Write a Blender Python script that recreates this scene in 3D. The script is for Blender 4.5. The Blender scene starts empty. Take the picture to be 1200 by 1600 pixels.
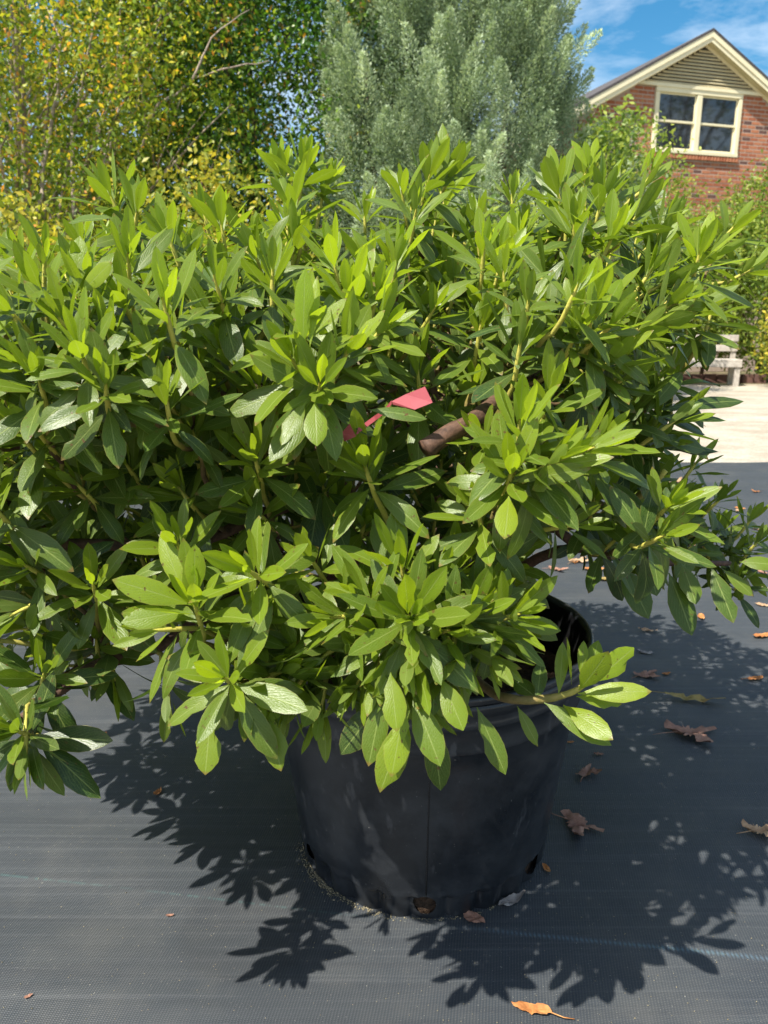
import bpy, math, random
import numpy as np
from mathutils import Vector, Matrix, noise
from mathutils.bvhtree import BVHTree
R = math.radians
rng = np.random.default_rng(7)
random.seed(7)
scene = bpy.context.scene
col = scene.collection

# ------------------------------------------------------------------ camera, sky, sun, exposure
PITCH = R(14); F = 1202.0; H = 1.1
camd = bpy.data.cameras.new('camera')
cam = bpy.data.objects.new('camera', camd); col.objects.link(cam)
cam.location = (0, 0, H); cam.rotation_euler = (R(90) - PITCH, 0, 0)
camd.sensor_fit = 'VERTICAL'; camd.sensor_height = 36; camd.lens = F / 1600 * 36
camd.clip_start = 0.05; camd.clip_end = 900
camd.dof.use_dof = True; camd.dof.focus_distance = 1.15; camd.dof.aperture_fstop = 9
scene.camera = cam

SUN = Vector((-0.50, -0.45, 1.0)).normalized()          # direction towards the sun
sun_el = math.asin(SUN.z); sun_az = math.atan2(SUN.x, SUN.y)
world = bpy.data.worlds.new('World'); scene.world = world; world.use_nodes = True
nt = world.node_tree; nt.nodes.clear()
sky = nt.nodes.new('ShaderNodeTexSky'); sky.sky_type = 'NISHITA'; sky.sun_disc = False
sky.sun_elevation = sun_el; sky.sun_rotation = sun_az % (2 * math.pi)
sky.air_density = 1.0; sky.dust_density = 1.6; sky.ozone_density = 1.6
hs = nt.nodes.new('ShaderNodeHueSaturation'); hs.inputs['Saturation'].default_value = 1.45
hs.inputs['Hue'].default_value = 0.488
hs.inputs['Value'].default_value = 1.0
tc = nt.nodes.new('ShaderNodeTexCoord')
mp = nt.nodes.new('ShaderNodeMapping'); mp.inputs['Scale'].default_value = (2.2, 2.2, 6.0); mp.inputs['Location'].default_value = (1.9, 0.4, 0.3)
cn = nt.nodes.new('ShaderNodeTexNoise'); cn.inputs['Scale'].default_value = 1.7; cn.inputs['Detail'].default_value = 9; cn.inputs['Roughness'].default_value = 0.62; cn.inputs['Distortion'].default_value = 0.5
cr = nt.nodes.new('ShaderNodeValToRGB'); cr.color_ramp.elements[0].position = 0.40; cr.color_ramp.elements[1].position = 0.74
cr.color_ramp.elements[1].color = (0.75, 0.75, 0.75, 1)
mx = nt.nodes.new('ShaderNodeMix'); mx.data_type = 'RGBA'; mx.inputs['B'].default_value = (8.5, 9.0, 9.6, 1)
bg = nt.nodes.new('ShaderNodeBackground'); bg.inputs['Strength'].default_value = 0.090
wo = nt.nodes.new('ShaderNodeOutputWorld')
L = nt.links.new
L(sky.outputs[0], hs.inputs['Color']); L(tc.outputs['Generated'], mp.inputs[0]); L(mp.outputs[0], cn.inputs['Vector'])
L(cn.outputs[0], cr.inputs[0]); L(cr.outputs[0], mx.inputs['Factor']); L(hs.outputs[0], mx.inputs['A'])
L(mx.outputs['Result'], bg.inputs['Color']); L(bg.outputs[0], wo.inputs[0])

sd = bpy.data.lights.new('sun', 'SUN'); sd.energy = 5.0; sd.angle = R(0.53); sd.color = (1.0, 0.95, 0.86)
so = bpy.data.objects.new('sun', sd); col.objects.link(so)
so.rotation_euler = (-SUN).to_track_quat('-Z', 'Y').to_euler(); so.location = (-4, -8, 14)
vs = scene.view_settings
scene.display_settings.display_device = 'sRGB'
vs.view_transform = 'Standard'; vs.look = 'None'; vs.gamma = 1; vs.use_curve_mapping = False; vs.exposure = 0.95
scene.cycles.use_denoising = True
scene.cycles.max_bounces = 8; scene.cycles.transmission_bounces = 4; scene.cycles.diffuse_bounces = 4

# ------------------------------------------------------------------ small geometry of the view (to measure places)
def ray(px, py):
    a = (px - 600) / F; b = (800 - py) / F
    return Vector((a, math.cos(PITCH) + b * math.sin(PITCH), -math.sin(PITCH) + b * math.cos(PITCH)))
def at(px, py, t): return ray(px, py) * t + Vector((0, 0, H))
def gnd(px, py, z=0.0):
    r = ray(px, py); return at(px, py, (z - H) / r.z)
def proj(p):
    x, y, z = p[0], p[1], p[2] - H
    d = y * math.cos(PITCH) - z * math.sin(PITCH); u = y * math.sin(PITCH) + z * math.cos(PITCH)
    d = max(d, 1e-3)
    return 600 + F * x / d, 800 - F * u / d, d
def inpoly(x, y, poly):
    c = False; n = len(poly)
    for i in range(n):
        x1, y1 = poly[i]; x2, y2 = poly[(i + 1) % n]
        if (y1 > y) != (y2 > y) and x < (x2 - x1) * (y - y1) / (y2 - y1) + x1: c = not c
    return c

# ------------------------------------------------------------------ tagging and mesh helpers
def tag(o, label=None, cat=None, group=None, kind=None):
    if label: o['label'] = label
    if cat: o['category'] = cat
    if group: o['group'] = group
    if kind: o['kind'] = kind
    return o
def empty(name, loc=(0, 0, 0)):
    o = bpy.data.objects.new(name, None); o.location = loc; o.empty_display_size = 0.1; col.objects.link(o); return o
def link_mesh(name, me, mat=None, parent=None, loc=None):
    o = bpy.data.objects.new(name, me); col.objects.link(o)
    if mat is not None and not me.materials: me.materials.append(mat)
    if loc is not None: o.location = loc
    if parent is not None:
        o.parent = parent
        o.location = Vector(o.location) - world_loc(parent)
    return o
def world_loc(o):
    v = Vector(o.location); p = o.parent
    while p: v += Vector(p.location); p = p.parent
    return v
def np_mesh(name, V, Fc, smooth=False, attrs=None, uv=None):
    """V (n,3); Fc (m,k) constant-size polygons; attrs {name: per-vertex floats}; uv per-vertex (n,2)"""
    V = np.asarray(V, dtype=np.float32); Fc = np.asarray(Fc, dtype=np.int32)
    me = bpy.data.meshes.new(name)
    me.vertices.add(len(V)); me.vertices.foreach_set('co', V.ravel())
    m, k = Fc.shape
    me.loops.add(m * k); me.loops.foreach_set('vertex_index', Fc.ravel())
    me.polygons.add(m); me.polygons.foreach_set('loop_start', np.arange(0, m * k, k, dtype=np.int32))
    me.polygons.foreach_set('loop_total', np.full(m, k, dtype=np.int32))
    if smooth: me.polygons.foreach_set('use_smooth', np.ones(m, dtype=bool))
    if uv is not None:
        l = me.uv_layers.new(name='UVMap'); l.data.foreach_set('uv', np.asarray(uv, dtype=np.float32)[Fc.ravel()].ravel())
    if attrs:
        for a, v in attrs.items():
            t = me.attributes.new(a, 'FLOAT', 'POINT'); t.data.foreach_set('value', np.asarray(v, dtype=np.float32))
    me.update(calc_edges=True); me.validate()
    return me
class MB:
    """collects boxes, tubes and lathes in world coordinates"""
    def __init__(s): s.v = []; s.f = []; s.a = []
    def add(s, vs_, fs, a=0.0):
        b = len(s.v); s.v += [tuple(p) for p in vs_]; s.f += [tuple(b + i for i in f) for f in fs]
        s.a += list(a) if hasattr(a, '__len__') else [a] * len(vs_)
    def box(s, o, ax, ay, az, bev=0.0):
        o, ax, ay, az = Vector(o), Vector(ax), Vector(ay), Vector(az)      # centre and half axes
        if bev <= 0:
            vs_ = [o + ax * i + ay * j + az * k for k in (-1, 1) for j in (-1, 1) for i in (-1, 1)]
            s.add(vs_, [(0, 2, 3, 1), (4, 5, 7, 6), (0, 1, 5, 4), (2, 6, 7, 3), (0, 4, 6, 2), (1, 3, 7, 5)])
        else:
            fx, fy, fz = [max(0.0, 1 - bev / v.length) for v in (ax, ay, az)]
            prof = [(-1, -fy), (-fy * 0 - fx, -1)]
            ring = [(-1, -fy), (-fx, -1), (fx, -1), (1, -fy), (1, fy), (fx, 1), (-fx, 1), (-1, fy)]
            inner = [(-fx, -fy), (-fx, -fy), (fx, -fy), (fx, -fy), (fx, fy), (fx, fy), (-fx, fy), (-fx, fy)]
            vs_ = [o + ax * a + ay * b - az for a, b in inner] + [o + ax * a + ay * b - az * fz for a, b in ring] \
                + [o + ax * a + ay * b + az * fz for a, b in ring] + [o + ax * a + ay * b + az for a, b in inner]
            fs = []
            for r in range(3):
                for i in range(8):
                    j = (i + 1) % 8
                    fs.append((r * 8 + i, r * 8 + j, r * 8 + 8 + j, r * 8 + 8 + i))
            fs += [(7, 5, 3, 1), (24 + 1, 24 + 3, 24 + 5, 24 + 7)]
            s.add(vs_, fs)
    def tube(s, pts, rad, n=6, a=None, cap=True):
        pts = [Vector(p) for p in pts]; b = len(s.v); up = Vector((0.13, 0.27, 0.95)).normalized(); m = len(pts)
        if not hasattr(rad, '__len__'): rad = [rad] * m
        for i, p in enumerate(pts):
            t = (pts[min(i + 1, m - 1)] - pts[max(i - 1, 0)])
            t = t.normalized() if t.length > 1e-9 else Vector((0, 0, 1))
            x = t.cross(up)
            if x.length < 0.1: x = t.cross(Vector((1, 0, 0)))
            x.normalize(); y = t.cross(x)
            up = -x.cross(t) if False else up
            for k in range(n):
                q = 2 * math.pi * k / n
                s.v.append(tuple(p + (x * math.cos(q) + y * math.sin(q)) * rad[i])); s.a.append(a[i] if a is not None else 0.0)
        for i in range(m - 1):
            for k in range(n):
                k2 = (k + 1) % n
                s.f.append((b + i * n + k, b + i * n + k2, b + (i + 1) * n + k2, b + (i + 1) * n + k))
        if cap:
            s.f.append(tuple(b + k for k in range(n))[::-1]); s.f.append(tuple(b + (m - 1) * n + k for k in range(n)))
    def build(s, name, mat, parent=None, smooth=False, origin=None):
        o0 = Vector(origin) if origin is not None else (world_loc(parent) if parent is not None else Vector((0, 0, 0)))
        me = bpy.data.meshes.new(name)
        me.from_pydata([tuple(Vector(p) - o0) for p in s.v], [], s.f)
        t = me.attributes.new('age', 'FLOAT', 'POINT'); t.data.foreach_set('value', np.array(s.a, dtype=np.float32))
        if smooth: me.polygons.foreach_set('use_smooth', np.ones(len(me.polygons), dtype=bool))
        me.materials.append(mat); me.update()
        return link_mesh(name, me, None, parent, o0)

# ------------------------------------------------------------------ materials
class N:
    def __init__(s, name, rough=0.6, base=(0.5, 0.5, 0.5)):
        s.m = bpy.data.materials.new(name); s.m.use_nodes = True; s.t = s.m.node_tree
        s.p = s.t.nodes['Principled BSDF']; s.out = s.t.nodes['Material Output']
        s.p.inputs['Roughness'].default_value = rough; s.p.inputs['Base Color'].default_value = (*base, 1)
        s.p.inputs['Specular IOR Level'].default_value = 0.35
    def n(s, typ, **kw):
        nd = s.t.nodes.new(typ)
        for k, v in kw.items():
            if k in nd.inputs: nd.inputs[k].default_value = v
            else: setattr(nd, k, v)
        return nd
    def l(s, a, b): s.t.links.new(a, b)
    def coord(s, kind='Object', scale=(1, 1, 1), rot=(0, 0, 0)):
        c = s.n('ShaderNodeTexCoord'); m = s.n('ShaderNodeMapping'); m.inputs['Scale'].default_value = scale; m.inputs['Rotation'].default_value = rot
        s.l(c.outputs[kind], m.inputs[0]); return m.outputs[0]
    def noise(s, vec, scale=5, detail=4, rough=0.55, dist=0.0):
        x = s.n('ShaderNodeTexNoise'); x.inputs['Scale'].default_value = scale; x.inputs['Detail'].default_value = detail
        x.inputs['Roughness'].default_value = rough; x.inputs['Distortion'].default_value = dist
        if vec is not None: s.l(vec, x.inputs['Vector'])
        return x.outputs[0]
    def ramp(s, fac, stops):
        r = s.n('ShaderNodeValToRGB'); e = r.color_ramp.elements
        while len(e) < len(stops): e.new(0.5)
        for i, (p, c) in enumerate(stops):
            e[i].position = p; e[i].color = (*c, 1) if len(c) == 3 else c
        s.l(fac, r.inputs[0]); return r.outputs[0]
    def mix(s, f, a, b, mode='MIX'):
        m = s.n('ShaderNodeMix'); m.data_type = 'RGBA'; m.blend_type = mode
        for k, v in (('Factor', f), ('A', a), ('B', b)):
            if isinstance(v, (int, float)): m.inputs[k].default_value = v
            elif isinstance(v, tuple): m.inputs[k].default_value = (*v, 1)
            else: s.l(v, m.inputs[k])
        return m.outputs['Result']
    def math(s, op, a, b=0.0, c=None, clamp=False):
        m = s.n('ShaderNodeMath'); m.operation = op; m.use_clamp = clamp
        for i, v in enumerate((a, b) if c is None else (a, b, c)):
            if isinstance(v, (int, float)): m.inputs[i].default_value = v
            else: s.l(v, m.inputs[i])
        return m.outputs[0]
    def attr(s, name):
        a = s.n('ShaderNodeAttribute'); a.attribute_name = name; return a.outputs['Fac']
    def bump(s, h, strength=0.3, dist=0.01):
        b = s.n('ShaderNodeBump'); b.inputs['Strength'].default_value = strength; b.inputs['Distance'].default_value = dist
        s.l(h, b.inputs['Height']); s.l(b.outputs[0], s.p.inputs['Normal']); return b.outputs[0]
    def color(s, c): s.l(c, s.p.inputs['Base Color'])

def leaf_material():
    m = N('azalea_leaf', 0.42)
    uvn = m.n('ShaderNodeTexCoord'); sp = m.n('ShaderNodeSeparateXYZ'); m.l(uvn.outputs['UV'], sp.inputs[0])
    u, v = sp.outputs[0], sp.outputs[1]
    av = m.math('ABSOLUTE', m.math('SUBTRACT', v, 0.5))
    rnd, age = m.attr('rnd'), m.attr('age')
    # side veins: stripes slanting forward from the midrib
    wob = m.noise(m.coord('UV', (6, 6, 1)), 1.5, 2)
    ph = m.math('SUBTRACT', m.math('MULTIPLY', u, 62.0), m.math('MULTIPLY', av, 58.0))
    ph = m.math('ADD', ph, m.math('MULTIPLY', wob, 7.0))
    vein = m.math('POWER', m.math('ABSOLUTE', m.math('COSINE', m.math('MULTIPLY', ph, 0.5))), 14.0)
    vein = m.math('MULTIPLY', vein, m.math('SUBTRACT', 1.0, m.math('MULTIPLY', av, 1.6)), clamp=True)
    rib = m.math('SUBTRACT', 1.0, m.math('MULTIPLY', av, 26.0), clamp=True)
    edge = m.math('MULTIPLY', m.math('SUBTRACT', av, 0.455), 22.0, clamp=True)
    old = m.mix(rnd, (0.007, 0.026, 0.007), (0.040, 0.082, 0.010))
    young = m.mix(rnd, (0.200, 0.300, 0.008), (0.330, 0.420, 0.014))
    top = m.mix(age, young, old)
    blot = m.noise(m.coord('Object', (1, 1, 1)), 45, 3)
    top = m.mix(m.math('MULTIPLY', blot, 0.22), top, (0.10, 0.16, 0.02))
    top = m.mix(m.math('MULTIPLY', vein, 0.34), top, (0.17, 0.25, 0.05))
    top = m.mix(m.math('MULTIPLY', rib, 0.62), top, (0.30, 0.36, 0.10))
    und = m.mix(0.45, top, (0.15, 0.20, 0.07))
    geo = m.n('ShaderNodeNewGeometry')
    c = m.mix(geo.outputs['Backfacing'], top, und)
    c = m.mix(m.math('MULTIPLY', edge, 0.45), c, (0.26, 0.20, 0.05))
    tip = m.math('MULTIPLY', m.math('MULTIPLY', m.math('SUBTRACT', u, 0.925), 25.0, clamp=True), m.math('MULTIPLY', m.math('SUBTRACT', rnd, 0.42), 6.0, clamp=True))
    c = m.mix(m.math('MULTIPLY', tip, 0.7), c, (0.20, 0.10, 0.03))
    # insect spots
    sv = m.noise(m.coord('Object', (1, 1, 1)), 150, 2)
    spot = m.ramp(sv, [(0.685, (0, 0, 0)), (0.71, (1, 1, 1))])
    c = m.mix(spot, c, (0.10, 0.040, 0.015))
    m.color(c)
    vo = m.n('ShaderNodeTexVoronoi'); vo.feature = 'DISTANCE_TO_EDGE'; vo.inputs['Scale'].default_value = 300
    m.l(m.coord('Object'), vo.inputs['Vector'])
    net = m.math('SUBTRACT', 1.0, m.math('MULTIPLY', vo.outputs['Distance'], 7.0), clamp=True)
    c = m.mix(m.math('MULTIPLY', net, 0.22), c, (0.16, 0.24, 0.05))
    c = m.mix(m.math('MULTIPLY', m.ramp(m.noise(m.coord('Object'), 14, 3), [(0.5, (0, 0, 0)), (0.75, (1, 1, 1))]), 0.30), c, (0.16, 0.17, 0.03)); m.color(c)
    h = m.math('SUBTRACT', m.math('MULTIPLY', vo.outputs['Distance'], 0.9), m.math('ADD', m.math('MULTIPLY', vein, 0.9), m.math('MULTIPLY', rib, 0.9)))
    nb = m.bump(h, 0.18, 0.0014)
    m.p.inputs['Roughness'].default_value = 0.38
    m.p.inputs['Specular IOR Level'].default_value = 0.42
    tr = m.n('ShaderNodeBsdfTranslucent'); m.l(nb, tr.inputs['Normal'])
    tcol = m.mix(age, (0.52, 0.68, 0.012), (0.070, 0.16, 0.008))
    tcol = m.mix(m.math('MULTIPLY', m.math('MAXIMUM', rib, m.math('MULTIPLY', vein, 0.6)), 0.5), tcol, (0.45, 0.55, 0.12))
    m.l(tcol, tr.inputs['Color'])
    ms = m.n('ShaderNodeMixShader'); m.l(m.math('ADD', 0.24, m.math('MULTIPLY', m.math('SUBTRACT', 1.0, age), 0.26)), ms.inputs[0])
    m.l(m.p.outputs[0], ms.inputs[1]); m.l(tr.outputs[0], ms.inputs[2]); m.l(ms.outputs[0], m.out.inputs['Surface'])
    return m.m
def foliage_material(name, stops, trans=0.3, rough=0.5, tmul=2.2):
    m = N(name, rough)
    c = m.ramp(m.attr('rnd'), stops); m.color(c)
    tr = m.n('ShaderNodeBsdfTranslucent')
    t = m.mix(1.0, c, (tmul, tmul, tmul * 0.6), 'MULTIPLY'); m.l(t, tr.inputs['Color'])
    ms = m.n('ShaderNodeMixShader'); ms.inputs[0].default_value = trans
    m.l(m.p.outputs[0], ms.inputs[1]); m.l(tr.outputs[0], ms.inputs[2]); m.l(ms.outputs[0], m.out.inputs['Surface'])
    return m.m
def bark_material(name, c1, c2, scale=30):
    m = N(name, 0.85); v = m.coord('Object', (1, 1, 0.25)); n = m.noise(v, scale, 6, 0.65)
    m.color(m.ramp(n, [(0.3, c1), (0.7, c2)])); m.bump(n, 0.6, 0.01); return m.m
def twig_material():
    m = N('twig_bark', 0.7); n = m.noise(m.coord('Object'), 90, 5, 0.65)
    bark = m.ramp(n, [(0.3, (0.035, 0.018, 0.011)), (0.7, (0.135, 0.072, 0.045))])
    green = m.mix(n, (0.36, 0.38, 0.05), (0.55, 0.46, 0.10))
    m.color(m.mix(m.attr('age'), green, bark)); m.bump(n, 0.5, 0.003); return m.m
def cloth_material():
    m = N('woven_cloth', 0.62)
    v = m.coord('Object')
    w1 = m.n('ShaderNodeTexWave'); w1.wave_type = 'BANDS'; w1.bands_direction = 'X'; w1.inputs['Scale'].default_value = 62; w1.inputs['Distortion'].default_value = 0.4; w1.inputs['Detail'].default_value = 1
    w2 = m.n('ShaderNodeTexWave'); w2.wave_type = 'BANDS'; w2.bands_direction = 'Y'; w2.inputs['Scale'].default_value = 95; w2.inputs['Distortion'].default_value = 0.6; w2.inputs['Detail'].default_value = 1
    rv = m.coord('Object', (1, 1, 1), (0, 0, R(9)))
    m.l(rv, w1.inputs['Vector']); m.l(rv, w2.inputs['Vector'])
    weave = m.math('MULTIPLY', w1.outputs['Fac'], w2.outputs['Fac'])
    big = m.noise(v, 1.7, 5, 0.6); fine = m.noise(v, 320, 2, 0.6)
    streak = m.noise(m.coord('Object', (1.2, 30, 1), (0, 0, R(9))), 1.6, 5, 0.65)
    c = m.mix(big, (0.022, 0.030, 0.039), (0.046, 0.052, 0.058))
    c = m.mix(m.math('MULTIPLY', weave, 0.62), c, (0.090, 0.090, 0.086))
    c = m.mix(m.math('MULTIPLY', m.ramp(streak, [(0.42, (0, 0, 0)), (0.72, (1, 1, 1))]), 0.35), c, (0.026, 0.028, 0.034))
    c = m.mix(m.math('MULTIPLY', m.ramp(m.noise(m.coord('Object', (0.7, 55, 1), (0, 0, R(9))), 1.3, 5, 0.7), [(0.52, (0, 0, 0)), (0.72, (1, 1, 1))]), 0.45), c, (0.105, 0.112, 0.118))
    dust = m.ramp(m.noise(v, 3.1, 6, 0.7), [(0.48, (0, 0, 0)), (0.75, (1, 1, 1))])
    c = m.mix(m.math('MULTIPLY', dust, 0.35), c, (0.115, 0.112, 0.102))
    sand = m.ramp(fine, [(0.70, (0, 0, 0)), (0.76, (1, 1, 1))])
    c = m.mix(m.math('MULTIPLY', sand, 0.7), c, (0.40, 0.39, 0.33))
    # the marker thread woven into the cloth
    sp = m.n('ShaderNodeSeparateXYZ'); m.l(v, sp.inputs[0])
    d = m.math('ADD', sp.outputs[1], m.math('MULTIPLY', sp.outputs[0], 0.148))          # y + .148 x = 1.225
    d = m.math('ABSOLUTE', m.math('SUBTRACT', d, 1.222))
    thr = m.math('SUBTRACT', 1.0, m.math('MULTIPLY', d, 230.0), clamp=True)
    dash = m.ramp(m.noise(m.coord('Object', (60, 6, 1)), 1.6, 2), [(0.42, (0, 0, 0)), (0.55, (1, 1, 1))])
    patch = m.ramp(m.noise(m.coord('Object', (2.5, 0.1, 1)), 1.3, 1), [(0.40, (0.1, 0.1, 0.1)), (0.60, (1, 1, 1))])
    c = m.mix(m.math('MULTIPLY', m.math('MULTIPLY', thr, dash), m.math('MULTIPLY', patch, 0.18)), c, (0.10, 0.26, 0.24))
    band = m.math('SUBTRACT', 1.0, m.math('MULTIPLY', d, 120.0), clamp=True)
    st = m.n('ShaderNodeTexWave'); st.bands_direction = 'X'; st.inputs['Scale'].default_value = 38; st.inputs['Distortion'].default_value = 2.5; st.inputs['Detail'].default_value = 2; m.l(v, st.inputs['Vector'])
    right = m.math('MULTIPLY', m.math('ADD', sp.outputs[0], -0.12), 8.0, clamp=True)
    c = m.mix(m.math('MULTIPLY', m.math('MULTIPLY', m.math('MULTIPLY', band, st.outputs['Fac']), right), 0.42), c, (0.12, 0.19, 0.25))
    rx = m.math('MULTIPLY', m.math('ADD', sp.outputs[0], 0.25), 1.0); ry = m.math('MULTIPLY', m.math('ADD', sp.outputs[1], -1.20), 1.0)
    rr_ = m.math('SQRT', m.math('ADD', m.math('MULTIPLY', rx, rx), m.math('MULTIPLY', ry, ry)))
    rr_ = m.math('ADD', rr_, m.math('MULTIPLY', m.noise(v, 9, 3), 0.03))
    inner = m.math('MULTIPLY', m.math('SUBTRACT', 0.155, rr_), 40.0, clamp=True)
    c = m.mix(m.math('MULTIPLY', inner, 0.22), c, (0.026, 0.026, 0.027))
    m.color(c)
    h = m.math('ADD', m.math('MULTIPLY', weave, 0.5), m.math('MULTIPLY', streak, 1.4))
    m.bump(h, 0.5, 0.0025)
    m.p.inputs['Roughness'].default_value = 0.55
    return m.m
def gravel_material():
    m = N('sandy_gravel', 0.95); v = m.coord('Object')
    a = m.noise(v, 0.6, 5, 0.6); b = m.noise(v, 38, 4, 0.7)
    c = m.mix(m.ramp(m.noise(m.coord('Object', (0.8, 1.3, 1)), 1.6, 8, 0.75), [(0.35, (0, 0, 0)), (0.65, (1, 1, 1))]), (0.33, 0.28, 0.21), (0.56, 0.51, 0.42)); c = m.mix(m.ramp(b, [(0.35, (0, 0, 0)), (0.65, (1, 1, 1))]), m.mix(0.45, c, (0.16, 0.13, 0.10)), c)
    m.color(c); m.bump(b, 0.7, 0.02); return m.m
def ground_material():
    m = N('bare_ground', 0.95); v = m.coord('Object')
    a = m.noise(v, 0.35, 6, 0.65); b = m.noise(v, 14, 5, 0.7)
    c = m.ramp(a, [(0.35, (0.10, 0.13, 0.045)), (0.5, (0.17, 0.15, 0.075)), (0.68, (0.28, 0.20, 0.12))])
    c = m.mix(m.math('MULTIPLY', b, 0.5), c, (0.07, 0.06, 0.035)); m.color(c); m.bump(b, 0.8, 0.05); return m.m
def pot_material(name='black_pot_plastic', inside=False):
    m = N(name, 0.38, (0.012, 0.012, 0.014)); v = m.coord('Object')
    d = m.noise(v, 7, 7, 0.7); s1 = m.noise(m.coord('Object', (9, 9, 3), (0.5, 0.7, 0.3)), 3.0, 4, 0.6)
    base = (0.010, 0.010, 0.011) if inside else (0.011, 0.013, 0.016)
    dusty = (0.02, 0.019, 0.018) if inside else (0.060, 0.063, 0.068)
    k = m.ramp(d, [(0.42, (0, 0, 0)), (0.80, (1, 1, 1))])
    c = m.mix(m.math('MULTIPLY', k, 0.7), base, dusty)
    sc = m.ramp(s1, [(0.63, (0, 0, 0)), (0.70, (1, 1, 1))]); c = m.mix(m.math('MULTIPLY', sc, 0.0 if inside else 0.3), c, (0.13, 0.13, 0.135))
    sp = m.ramp(m.noise(v, 130, 2), [(0.72, (0, 0, 0)), (0.77, (1, 1, 1))]); c = m.mix(m.math('MULTIPLY', sp, 0.0 if inside else 0.5), c, (0.22, 0.21, 0.19))
    m.color(c); m.l(m.ramp(d, [(0.3, (0.24,) * 3), (0.7, (0.46,) * 3)]), m.p.inputs['Roughness']); m.bump(m.noise(v, 16, 4), 0.12, 0.004)
    m.p.inputs['Specular IOR Level'].default_value = 0.5
    return m.m
def simple(name, c1, c2, scale=12, rough=0.7, bump=0.2, dist=0.005, spec=0.3):
    m = N(name, rough); n = m.noise(m.coord('Object'), scale, 5, 0.62); m.color(m.ramp(n, [(0.3, c1), (0.7, c2)])); m.bump(n, bump, dist)
    m.p.inputs['Specular IOR Level'].default_value = spec; return m.m
def dead_material(name, c1, c2, c3):
    m = N(name, 0.75); v = m.coord('Object'); n = m.noise(v, 34, 5, 0.65)
    c = m.ramp(n, [(0.28, c1), (0.52, c2), (0.78, c3)]); m.color(c); m.bump(m.noise(v, 120, 4), 0.6, 0.003); return m.m

M = {}
M['leaf'] = leaf_material()
M['twig'] = twig_material()
M['cloth'] = cloth_material(); M['gravel'] = gravel_material(); M['ground'] = ground_material()
M['pot'] = pot_material(); M['pot_in'] = pot_material('black_pot_inside', True)
M['soil'] = simple('potting_soil', (0.022, 0.014, 0.009), (0.085, 0.050, 0.030), 60, 0.95, 0.9, 0.012)
M['cream'] = simple('cream_paint', (0.74, 0.66, 0.43), (0.82, 0.74, 0.50), 4, 0.45, 0.05)
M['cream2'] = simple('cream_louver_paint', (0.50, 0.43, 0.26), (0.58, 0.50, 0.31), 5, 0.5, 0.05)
M['shingle'] = simple('roof_shingle', (0.045, 0.040, 0.040), (0.11, 0.10, 0.10), 30, 0.9, 0.6, 0.01)
M['mortar'] = simple('mortar', (0.36, 0.27, 0.21), (0.45, 0.35, 0.28), 30, 0.95, 0.3)
M['brick_a'] = simple('brick_red', (0.28, 0.088, 0.044), (0.39, 0.14, 0.070), 9, 0.9, 0.4)
M['brick_b'] = simple('brick_orange_red', (0.36, 0.135, 0.066), (0.46, 0.19, 0.10), 9, 0.9, 0.4)
M['brick_c'] = simple('brick_dark', (0.085, 0.050, 0.045), (0.17, 0.085, 0.065), 9, 0.9, 0.4)
M['dark_void'] = simple('dark_gap', (0.03, 0.027, 0.022), (0.05, 0.045, 0.035), 4, 0.9, 0.0)
M['wood'] = simple('weathered_wood', (0.32, 0.28, 0.24), (0.50, 0.46, 0.40), 14, 0.85, 0.4)
M['ribbon'] = simple('pink_red_ribbon', (0.27, 0.048, 0.058), (0.36, 0.075, 0.085), 20, 0.45, 0.1)
g = N('window_glass', 0.04, (0.018, 0.022, 0.026)); g.p.inputs['Specular IOR Level'].default_value = 0.9; g.p.inputs['IOR'].default_value = 1.65
g.bump(g.noise(g.coord('Object'), 1.2, 2), 0.05, 0.02); M['glass'] = g.m

# ------------------------------------------------------------------ ground
def sheet(name, pts, z, mat, thick=0.0):
    me = bpy.data.meshes.new(name); me.from_pydata([(x, y, z) for x, y in pts], [], [tuple(range(len(pts)))]); me.update()
    o = link_mesh(name, me, mat); return tag(o, kind='structure')
sheet('ground', [(-400, -400), (400, -400), (400, 400), (-400, 400)], -0.012, M['ground'])
o = sheet('gravel_drive', [(-30, -40), (30, -40), (30, 13.0), (17, 13.9), (8, 13.6), (4, 14.2), (-4, 12.9), (-30, 13.6)], -0.006, M['gravel'])
# the ground cloth: a fine grid with soft wrinkles, edge just off straight
nx, ny = 150, 190
gx = np.linspace(-4.2, 4.4, nx); gy = np.linspace(-1.2, 6.1, ny)
X, Y = np.meshgrid(gx, gy)
edge = 0.03 * np.sin(X * 2.3) + 0.02 * np.sin(X * 6.1) - 0.10 * X * 0.3
Y2 = Y + np.where(Y > 5.8, edge * (Y - 5.8) / 0.3, 0)
def cloth_z(x, y):                                                    # soft wrinkles, pressed flat round the pot
    w = np.clip((np.hypot(x - 0.085, y - 1.486) - 0.26) / 0.35, 0.06, 1.0)
    return 0.004 + w * (0.0034 * (1 + np.sin(y * 21 + x * 3.1 + 1.5 * np.sin(x * 0.9))) * (0.5 + 0.5 * np.sin(x * 0.8 + y * 0.7 + 1)) + 0.0012 * (1 + np.sin(y * 47 + x * 6.2)))
Z = cloth_z(X, Y)
cv = np.stack([X, Y2, Z], -1).reshape(-1, 3)
ii = (np.arange(ny - 1)[:, None] * nx + np.arange(nx - 1)[None, :]).ravel()
cf = np.stack([ii, ii + 1, ii + nx + 1, ii + nx], -1)
tag(link_mesh('ground_cloth', np_mesh('ground_cloth', cv, cf, True), M['cloth']), kind='structure')

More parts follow.
